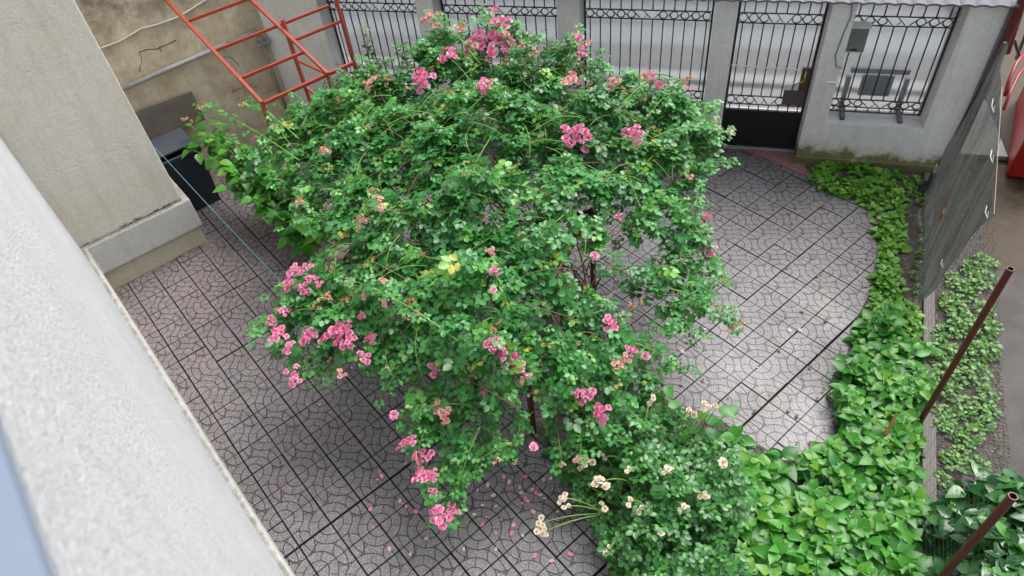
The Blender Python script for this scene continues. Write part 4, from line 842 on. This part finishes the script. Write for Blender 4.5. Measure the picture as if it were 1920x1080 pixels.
MAIN = [[0.913, -3.013, 0.15], [1.219, -2.782, 0.15], [1.557, -2.898, 0.15], [1.502, -3.533, 0.2], [1.395, -3.974, 0.22], [1.253, -4.542, 0.25], [1.213, -5.013, 0.25], [1.105, -5.604, 0.25], [-0.735, -6.115, 0.2], [-0.877, -5.663, 0.3], [-0.643, -5.309, 0.4], [-0.676, -4.982, 0.4], [-0.355, -4.596, 0.3], [0.039, -4.641, 0.25], [0.376, -4.731, 0.22], [0.632, -4.54, 0.2], [0.806, -4.309, 0.22], [0.764, -3.985, 0.22], [0.789, -3.668, 0.2], [0.983, -3.338, 0.15]]
STRIP = [[1.325, -1.267, 0.1], [1.586, -1.132, 0.1], [1.57, -1.505, 0.1], [1.415, -1.962, 0.1], [1.405, -2.461, 0.12], [1.561, -2.939, 0.12], [1.104, -3.09, 0.12], [1.149, -2.637, 0.1], [1.232, -2.157, 0.1], [1.336, -1.719, 0.1]]
WALLP = [[0.687, -0.324, 0.1], [1.114, -0.323, 0.1], [1.579, -0.424, 0.1], [1.896, -0.498, 0.07], [1.845, -0.699, 0.06], [1.603, -0.735, 0.1], [1.603, -1.225, 0.1], [1.33, -1.219, 0.1], [1.069, -0.964, 0.1], [0.731, -0.755, 0.1], [0.618, -0.556, 0.1]]
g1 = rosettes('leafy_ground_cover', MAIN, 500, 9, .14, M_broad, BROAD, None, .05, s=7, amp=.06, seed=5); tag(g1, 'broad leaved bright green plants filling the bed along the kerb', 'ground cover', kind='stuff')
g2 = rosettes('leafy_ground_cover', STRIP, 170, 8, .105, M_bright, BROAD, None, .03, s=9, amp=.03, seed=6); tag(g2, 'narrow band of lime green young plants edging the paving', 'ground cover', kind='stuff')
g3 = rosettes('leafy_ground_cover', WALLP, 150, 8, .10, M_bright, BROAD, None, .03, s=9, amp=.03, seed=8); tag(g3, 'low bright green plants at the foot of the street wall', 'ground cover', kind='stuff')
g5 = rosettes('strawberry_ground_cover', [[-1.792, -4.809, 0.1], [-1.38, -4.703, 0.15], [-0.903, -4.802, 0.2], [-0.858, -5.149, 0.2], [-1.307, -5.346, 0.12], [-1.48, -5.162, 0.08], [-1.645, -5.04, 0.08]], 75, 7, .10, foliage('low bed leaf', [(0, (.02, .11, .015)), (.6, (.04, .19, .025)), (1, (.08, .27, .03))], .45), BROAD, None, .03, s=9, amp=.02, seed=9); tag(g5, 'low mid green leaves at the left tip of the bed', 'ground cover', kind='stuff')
# cream rose bush
cr_ = thing('cream_rose_bush', (-0.7370, -5.5360, 0.0000), 'low cream flowered rose bush with dark leaves at the front of the bed', 'rose bush')
CP = plant_points(1000, [[-1.29, -4.931, 0.6], [-1.065, -4.729, 0.75], [-0.827, -4.575, 0.75], [-0.506, -4.841, 0.7], [-0.206, -5.008, 0.6], [-0.073, -5.314, 0.55], [-0.159, -5.659, 0.45], [-0.029, -5.861, 0.35], [-0.818, -6.095, 0.3], [-1.063, -5.77, 0.35], [-1.129, -5.618, 0.45], [-1.118, -5.447, 0.55], [-1.425, -5.381, 0.4], [-1.499, -5.213, 0.5], [-0.62, -5.426, 0.78], [-0.86, -5.326, 0.75], [-0.62, -5.668, 0.6]], .13, amp=.20, s=7, seed=4); nc = len(CP); az = rng.random(nc)*2*PI
p_, d_, n_, s_ = compound(CP, np.stack([np.cos(az), np.sin(az), rng.normal(-.05, .3, nc)], 1), np.stack([rng.normal(0, .4, nc), rng.normal(0, .4, nc), np.ones(nc)], 1), rng.uniform(.075, .125, nc))
scatter('foliage', p_, d_, n_, s_, LEAFLET, M_rose2, cr_, np.clip(rng.normal(.5, .2, len(p_)), 0, 1))
mb = MB(); cb = np.array((-0.7370, -5.5360, 0.0000))
for k in range(26):
    e = CP[rng.integers(nc)]; mb.tube(arc(cb+np.array([random.uniform(-.1, .1), random.uniform(-.1, .1), 0]), e, .08, 8), [.008-.0007*q for q in range(8)], 5)
mb.build('stem', M_cane, cr_, smooth=True)
mb = MB()
for x, y, z, sc in [(-1.26, -5.332, 0.66, 1.023), (-1.302, -5.378, 0.62, 0.684), (-1.129, -5.501, 0.7, 1.248), (-1.388, -5.629, 0.6, 0.841), (-1.357, -5.682, 0.58, 0.672), (-1.523, -5.815, 0.5, 0.845), (-1.498, -5.876, 0.48, 0.844), (-0.886, -5.62, 0.72, 0.737), (-0.823, -5.657, 0.68, 0.657), (-1.085, -5.617, 0.55, 0.76), (-0.533, -4.854, 0.82, 0.954), (-0.275, -5.195, 0.75, 1.19), (-0.438, -4.781, 0.85, 0.784), (-0.374, -4.778, 0.85, 0.697), (-0.855, -4.823, 0.85, 0.78), (-0.831, -4.789, 0.86, 0.608), (-1.016, -5.916, 0.45, 0.67), (-1.001, -5.864, 0.45, 0.505), (-0.827, -5.889, 0.42, 0.59), (-1.144, -5.239, 0.6, 0.52), (-0.667, -5.389, 0.85, 0.736), (-0.527, -5.6, 0.75, 0.653), (-0.65, -5.779, 0.65, 0.736), (-0.929, -5.414, 0.8, 0.659), (-0.385, -5.46, 0.7, 0.668)]:
    e = np.array([x, y, z]); j = CP[np.argmin(((CP-e)**2).sum(1)+((CP[:, 2] > z)*.02))]; j = j+(cb+np.array([0, 0, .35])-j)*.15
    mb.tube(arc(j, e-np.array([0, 0, .01]), .05, 8), [.0045]*4+[.004]*4, 5)
    put_flower(random.choice(CR), 'cream_blossoms', cr_, (x, y, z), sc)
mb.build('flower_stalk', M_cane, cr_, smooth=True)
# broad leaved shoots and shrubs
def leafy_stem(parent, pts, n, size, mat, shape=BROAD, nm='foliage', stemmat=None, r=.006):
    mb = MB(); mb.tube(pts, [r*(1-.5*k/len(pts)) for k in range(len(pts))], 5); mb.build('stem', stemmat or M_cane, parent, smooth=True)
    pts = [np.array(p) for p in pts]; oP = []; oD = []; oN = []; oS = []
    for k in range(n):
        f = (k+.5)/n; t_ = .25+.75*f; i = min(int(t_*(len(pts)-1)), len(pts)-2); fr = t_*(len(pts)-1)-i; q = pts[i]*(1-fr)+pts[i+1]*fr
        az = k*2.4+random.uniform(-.3, .3); d = np.array([math.cos(az), math.sin(az), random.uniform(-.45, .25)])
        oP.append(q+d*.015); oD.append(d); oN.append([random.uniform(-.3, .3), random.uniform(-.3, .3), 1]); oS.append(size*random.uniform(.75, 1.15)*(1.1-.35*f))
    return scatter(nm, np.array(oP), np.array(oD), np.array(oN), np.array(oS), shape, mat, parent)
def stem_path(b, t, n=7, bow=.05):
    return arc(b, t, bow, n, random.uniform(-.05, .05))
sb = thing('broad_leaved_shrub', (-5.2440, -2.4530, 0.0000), 'broad leaved green shrub leaning out beside the rubbish bin', 'shrub')
for e, nl_, sz in [((-6.8520, -1.9440, 1.0500),23,0.189),((-6.7760, -2.2510, 0.9500),22,0.203),((-6.2320, -2.4570, 0.9500),23,0.217),((-5.9060, -2.5910, 0.8500),23,0.203),((-5.6540, -2.7650, 0.7000),22,0.189),((-5.2810, -2.8780, 0.6000),22,0.232),((-4.9810, -2.9960, 0.5000),23,0.246),((-5.5120, -2.4670, 0.9500),22,0.174),((-6.5650, -1.8500, 1.0500),22,0.145),((-5.2020, -2.6290, 0.8000),23,0.203),((-4.7710, -2.9400, 0.4000),21,0.246),((-6.2180, -2.0830, 1.0000),22,0.145),((-5.7080, -2.4580, 1.0000),22,0.145),((-6.8570, -1.7190, 1.1000),22,0.145),((-6.0980, -2.4760, 0.9000),23,0.189),((-6.6010, -2.1310, 1.0000),23,0.174),((-5.1930, -2.9860, 0.3000),22,0.217),((-6.4660, -2.1520, 1.1000),22,0.160),((-6.7420, -2.0320, 1.0000),22,0.160),((-6.0150, -2.2470, 0.9000),22,0.189),((-5.5720, -2.8000, 0.5000),22,0.203),((-6.0380, -2.6830, 0.7500),22,0.189),((-5.4330, -2.4580, 0.8000),22,0.189),((-4.9150, -3.1260, 0.3000),22,0.217),((-5.6970, -2.4940, 0.8000),22,0.174)]: leafy_stem(sb, stem_path((-5.2440, -2.4530, 0.0000), e, 8, .12), nl_, sz, M_broad, BROAD)
s2 = thing('leafy_shrub', (-5.3740, -1.6100, 0.0000), 'leafy shrub growing up behind the front beam of the red frame', 'shrub')
for e, nl_, sz in [((-5.4250, -1.6820, 1.5320),10,0.110),((-5.4840, -1.9410, 1.5060),8,0.100),((-5.3870, -1.4540, 1.1890),8,0.090),((-5.5070, -2.1480, 1.4220),8,0.090),((-5.3090, -1.8650, 1.3330),7,0.090)]: leafy_stem(s2, stem_path((-5.3740, -1.6100, 0.0000), e, 8, .03), nl_, sz, M_broad, BROAD)
s3 = thing('leafy_sapling', (-0.5910, -4.8780, 0.0000), 'big leaved young sapling poking out above the cream rose bush', 'sapling')
for e, nl_, sz in [((-0.7980, -4.6390, 1.0500),7,0.150),((-0.8950, -4.6330, 0.9500),4,0.130),((-0.3250, -4.6980, 0.8000),6,0.170),((-0.2370, -4.7210, 0.7500),4,0.170)]: leafy_stem(s3, stem_path((-0.5910, -4.8780, 0.0000), e, 8, .02), nl_, sz, M_broad, BROAD)
s4 = thing('slender_rose', (-5.0340, -0.6500, 0.0000), 'slender rose with small leaves standing before the leftmost grille', 'rose bush')
for e, nl_, sz in [((-4.8290, -0.6500, 1.8070),40,0.100),((-4.7840, -0.6500, 1.5350),26,0.100),((-5.0640, -0.7000, 1.2240),28,0.120),((-5.2600, -0.7000, 1.0640),26,0.120),((-4.6900, -0.7000, 1.3880),26,0.110),((-4.9230, -0.7500, 1.1100),26,0.120),((-5.4000, -0.6000, 1.2660),14,0.080)]: leafy_stem(s4, stem_path((-5.0340, -0.6500, 0.0000), e, 8, .02), nl_, sz, M_rose2, LEAFLET, stemmat=M_canew)
for q in [(-4.8240, -0.6500, 1.8270),(-4.9010, -0.6800, 1.3100),(-4.9570, -0.6800, 1.4370)]: put_flower(FD[0], 'faded_blossoms', s4, q, .55)
# plants of the strip behind the wire fence
CL = [(2.209, -2.173, 0.86), (1.802, -4.361, 0.79), (2.282, -2.067, 0.8), (1.965, -2.554, 0.63), (2.11, -1.992, 0.71), (1.92, -3.928, 0.76), (1.93, -2.199, 0.72), (1.976, -3.048, 0.72), (2.159, -2.56, 0.94), (2.121, -2.673, 0.79), (1.876, -2.447, 0.91), (2.012, -3.126, 1.08), (1.827, -3.351, 0.6), (1.907, -2.685, 1.07), (1.688, -2.988, 0.73), (1.964, -2.912, 0.65), (2.044, -2.377, 0.85), (1.695, -3.898, 0.7), (1.852, -3.454, 0.81), (2.111, -2.238, 1.07), (1.997, -3.6, 0.85), (1.618, -4.393, 0.86), (1.952, -2.099, 0.61), (1.773, -2.914, 0.94), (1.808, -3.231, 0.73), (1.933, -3.722, 0.84), (1.73, -3.578, 0.65), (1.905, -2.772, 1.09), (1.957, -3.392, 1.07), (1.795, -3.852, 0.63), (2.003, -3.234, 0.61), (1.683, -3.434, 1.08), (1.667, -3.328, 1.0), (1.783, -3.124, 0.72), (2.278, -1.761, 0.64), (1.881, -2.538, 0.99), (2.015, -2.758, 0.88), (1.981, -3.793, 0.77), (1.633, -4.06, 0.69), (1.756, -3.75, 0.89), (1.865, -2.86, 0.89), (2.101, -3.096, 0.93), (2.121, -3.005, 0.86), (1.634, -3.611, 0.88), (1.779, -4.071, 1.0), (2.332, -1.86, 0.82), (1.63, -3.505, 0.86), (2.161, -1.915, 0.83), (1.595, -3.969, 0.81), (2.01, -2.258, 0.88), (2.088, -2.827, 1.07), (1.727, -4.156, 0.78), (2.15, -2.082, 0.71), (1.885, -3.189, 0.65), (1.586, -3.88, 0.83), (2.185, -2.773, 0.87), (1.67, -3.132, 1.03), (1.896, -3.82, 0.81), (1.796, -1.377, 0.7), (1.782, -1.601, 0.7), (1.711, -1.827, 0.7), (1.679, -1.998, 0.7), (1.617, -2.169, 0.7), (1.603, -2.367, 0.7), (1.747, -0.762, 0.7), (1.82, -0.901, 0.7), (1.553, -4.026, 0.7), (1.498, -4.552, 0.7), (1.589, -4.335, 0.7), (1.679, -4.265, 0.7), (1.475, -4.839, 0.7), (1.386, -4.993, 0.7), (1.379, -5.25, 0.7)]
seedmesh = []
for k in range(3):
    n_l = 34; r_ = rng.random(n_l)**.6*.085; az = rng.random(n_l)*2*PI; Pq = np.stack([np.cos(az)*r_, np.sin(az)*r_, .05-.3*r_+rng.random(n_l)*.04], 1)
    az2 = az+rng.normal(0, .7, n_l); o = scatter('strip_seedling', Pq, np.stack([np.cos(az2), np.sin(az2), rng.normal(.1, .25, n_l)], 1), np.stack([rng.normal(0, .3, n_l), rng.normal(0, .3, n_l), np.ones(n_l)], 1), rng.uniform(.035, .062, n_l), LEAFLET, M_seed)
    seedmesh.append(o.data); bpy.data.objects.remove(o)
for i, (x, y, sc) in enumerate(CL):
    o = bpy.data.objects.new('strip_seedling', seedmesh[i % 3]); COL.objects.link(o); o.location = (x, y, .004); o.scale = (sc, sc, sc); o.rotation_euler = (0, 0, random.uniform(0, 6.28))
    tag(o, 'small leafy seedling clump in the dark soil strip right of the kerb', 'plant', 'seedlings along the soil strip')
# dark glossy shrub bottom right
ds = thing('glossy_shrub', (1.7740, -5.4310, 0.0000), 'dark glossy leaved shrub around the front pipe post', 'shrub')
DP = plant_points(1300, [[1.283, -5.144, 0.2], [1.399, -4.867, 0.3], [1.64, -4.72, 0.45], [1.75, -4.761, 0.6], [1.993, -4.831, 0.7], [2.087, -5.206, 0.7], [1.907, -5.729, 0.6], [1.215, -5.78, 0.3], [1.286, -5.367, 0.15], [1.536, -5.326, 0.7], [1.607, -5.537, 0.8]], .10, amp=.06, s=8, seed=12); nd_ = len(DP); az = rng.random(nd_)*2*PI
scatter('foliage', DP, np.stack([np.cos(az), np.sin(az), rng.normal(-.15, .35, nd_)], 1), np.stack([rng.normal(0, .4, nd_), rng.normal(0, .4, nd_), np.ones(nd_)], 1), rng.uniform(.06, .16, nd_), BROAD, M_dark, ds, np.clip(rng.normal(.45, .25, nd_), 0, 1))
mb = MB()
for k in range(14): mb.tube(arc((1.7740, -5.4310, 0.0000), DP[rng.integers(nd_)], .05, 6), [.008, .007, .006, .005, .004, .003], 5)
mb.build('stem', M_canew, ds, smooth=True)
# ---- fallen petals
def petal_mesh(k):
    r = np.random.default_rng(90+k); V = []; F = []
    for i in range(4):
        for j in range(3):
            x = (i/3-.5)*.045; y = (j/2-.5)*.038*(1-.55*abs(i/3-.5)*1.6); V.append((x, y, .004+8*(x*x+y*y)+r.normal(0, .0015)))
    for i in range(3):
        for j in range(2): F.append((i*3+j, i*3+j+1, i*3+j+4, i*3+j+3))
    me = bpy.data.meshes.new('fallen_petal'); me.from_pydata(V, [], F); me.update()
    at = me.attributes.new('rnd', 'FLOAT', 'FACE'); at.data.foreach_set('value', np.full(len(F), [.35, .7, .95][k], dtype=np.float32)); me.materials.append(M_pink)
    for p in me.polygons: p.use_smooth = True
    return me
PM = [petal_mesh(k) for k in range(3)]
for i, (x, y) in enumerate([(-3.102, -5.429), (-3.067, -5.464), (-3.09, -5.506), (-2.789, -5.673), (-2.748, -5.689), (-2.82, -5.655), (-2.286, -5.363), (-2.196, -5.421), (-2.112, -5.543), (-2.052, -5.637), (-1.924, -5.633), (-1.946, -5.291), (-1.911, -5.335), (-1.844, -5.321), (-1.818, -5.366), (-1.775, -5.407), (-1.748, -5.425), (-1.737, -5.314), (-1.698, -5.341), (-1.66, -5.347), (-1.613, -5.372), (-1.786, -5.458), (-1.77, -5.43), (-1.946, -5.108), (-1.696, -5.29), (-1.66, -5.205), (-1.604, -5.183), (-1.809, -5.725), (-1.813, -5.656), (-1.719, -5.728), (-1.583, -5.868), (-1.443, -5.877), (-2.155, -5.635), (-2.063, -5.71), (-1.999, -5.528), (-2.048, -5.44), (-2.955, -5.927), (-0.635, -3.582), (-0.733, -3.356), (-0.707, -3.243), (-0.705, -3.08), (-0.444, -3.253), (-0.567, -3.144), (-0.658, -3.124), (-3.834, -4.391), (-2.65, -5.717), (-2.483, -5.918), (-2.566, -6.073), (-3.043, -5.777), (-2.753, -6.069), (-0.698, -0.985), (-1.823, -5.214), (-2.004, -5.252), (-1.487, -5.467), (-1.31, -5.795), (-1.901, -5.881), (-2.154, -5.937), (-0.931, -5.797), (0.063, -3.649), (0.357, -3.121), (-2.904, -5.307), (-3.959, -4.876), (0.457, -3.103), (-1.937, -5.753), (-1.682, -5.509), (-2.12, -5.354)]):
    o = bpy.data.objects.new('fallen_petal', PM[i % 3]); COL.objects.link(o); o.location = (x, y, .004); s_ = random.uniform(.45, 1.0); o.scale = (s_,)*3; o.rotation_euler = (random.uniform(-.25, .25), random.uniform(-.25, .25), random.uniform(0, 6.28))
    tag(o, 'small pink rose petal fallen on the grey paving', 'petal', 'fallen petals on the paving')
# pebbles in the bare soil
PV = []; PF = []
mb = MB()
for k in range(420):
    t0 = random.random(); x = 1.45+random.uniform(-.2, .28); y = -.5-random.random()*2.3; x += (y+1.5)*.13
    if random.random() < .4: x = 1.75+random.uniform(-.25, .3)+(y+2)*.15; y -= random.random()*2.5
    r = random.uniform(.003, .010); mb.add([(x+r, y, .018), (x, y+r*.8, .018), (x-r, y, .018), (x, y-r*.8, .018), (x, y, .018+r*.8)], [(0, 1, 4), (1, 2, 4), (2, 3, 4), (3, 0, 4)])
tag(mb.build('gravel', M_stone), 'small loose stones on the bare soil', 'gravel', kind='stuff')

# dry litter on the bed and paving edges
LP = np.array([[random.uniform(.2, 1.9), random.uniform(-5.6, -.4), .022] for _ in range(130)]+[[random.uniform(-1.9, 1.0), random.uniform(-5.2, -3.9), .02] for _ in range(60)]+[[random.uniform(-6.3, 1), random.uniform(-3, -.6), .008] for _ in range(60)])
nl = len(LP); az = rng.random(nl)*2*PI
o = scatter('leaf_litter', LP, np.stack([np.cos(az), np.sin(az), np.zeros(nl)], 1), np.stack([rng.normal(0, .15, nl), rng.normal(0, .15, nl), np.ones(nl)], 1), rng.uniform(.02, .05, nl), LEAFLET, foliage('dry leaf', [(0, (.10, .05, .02)), (.6, (.22, .13, .05)), (1, (.30, .26, .10))], .7, .05))
tag(o, 'small dry leaves lying on soil and paving', 'leaf litter', kind='stuff')
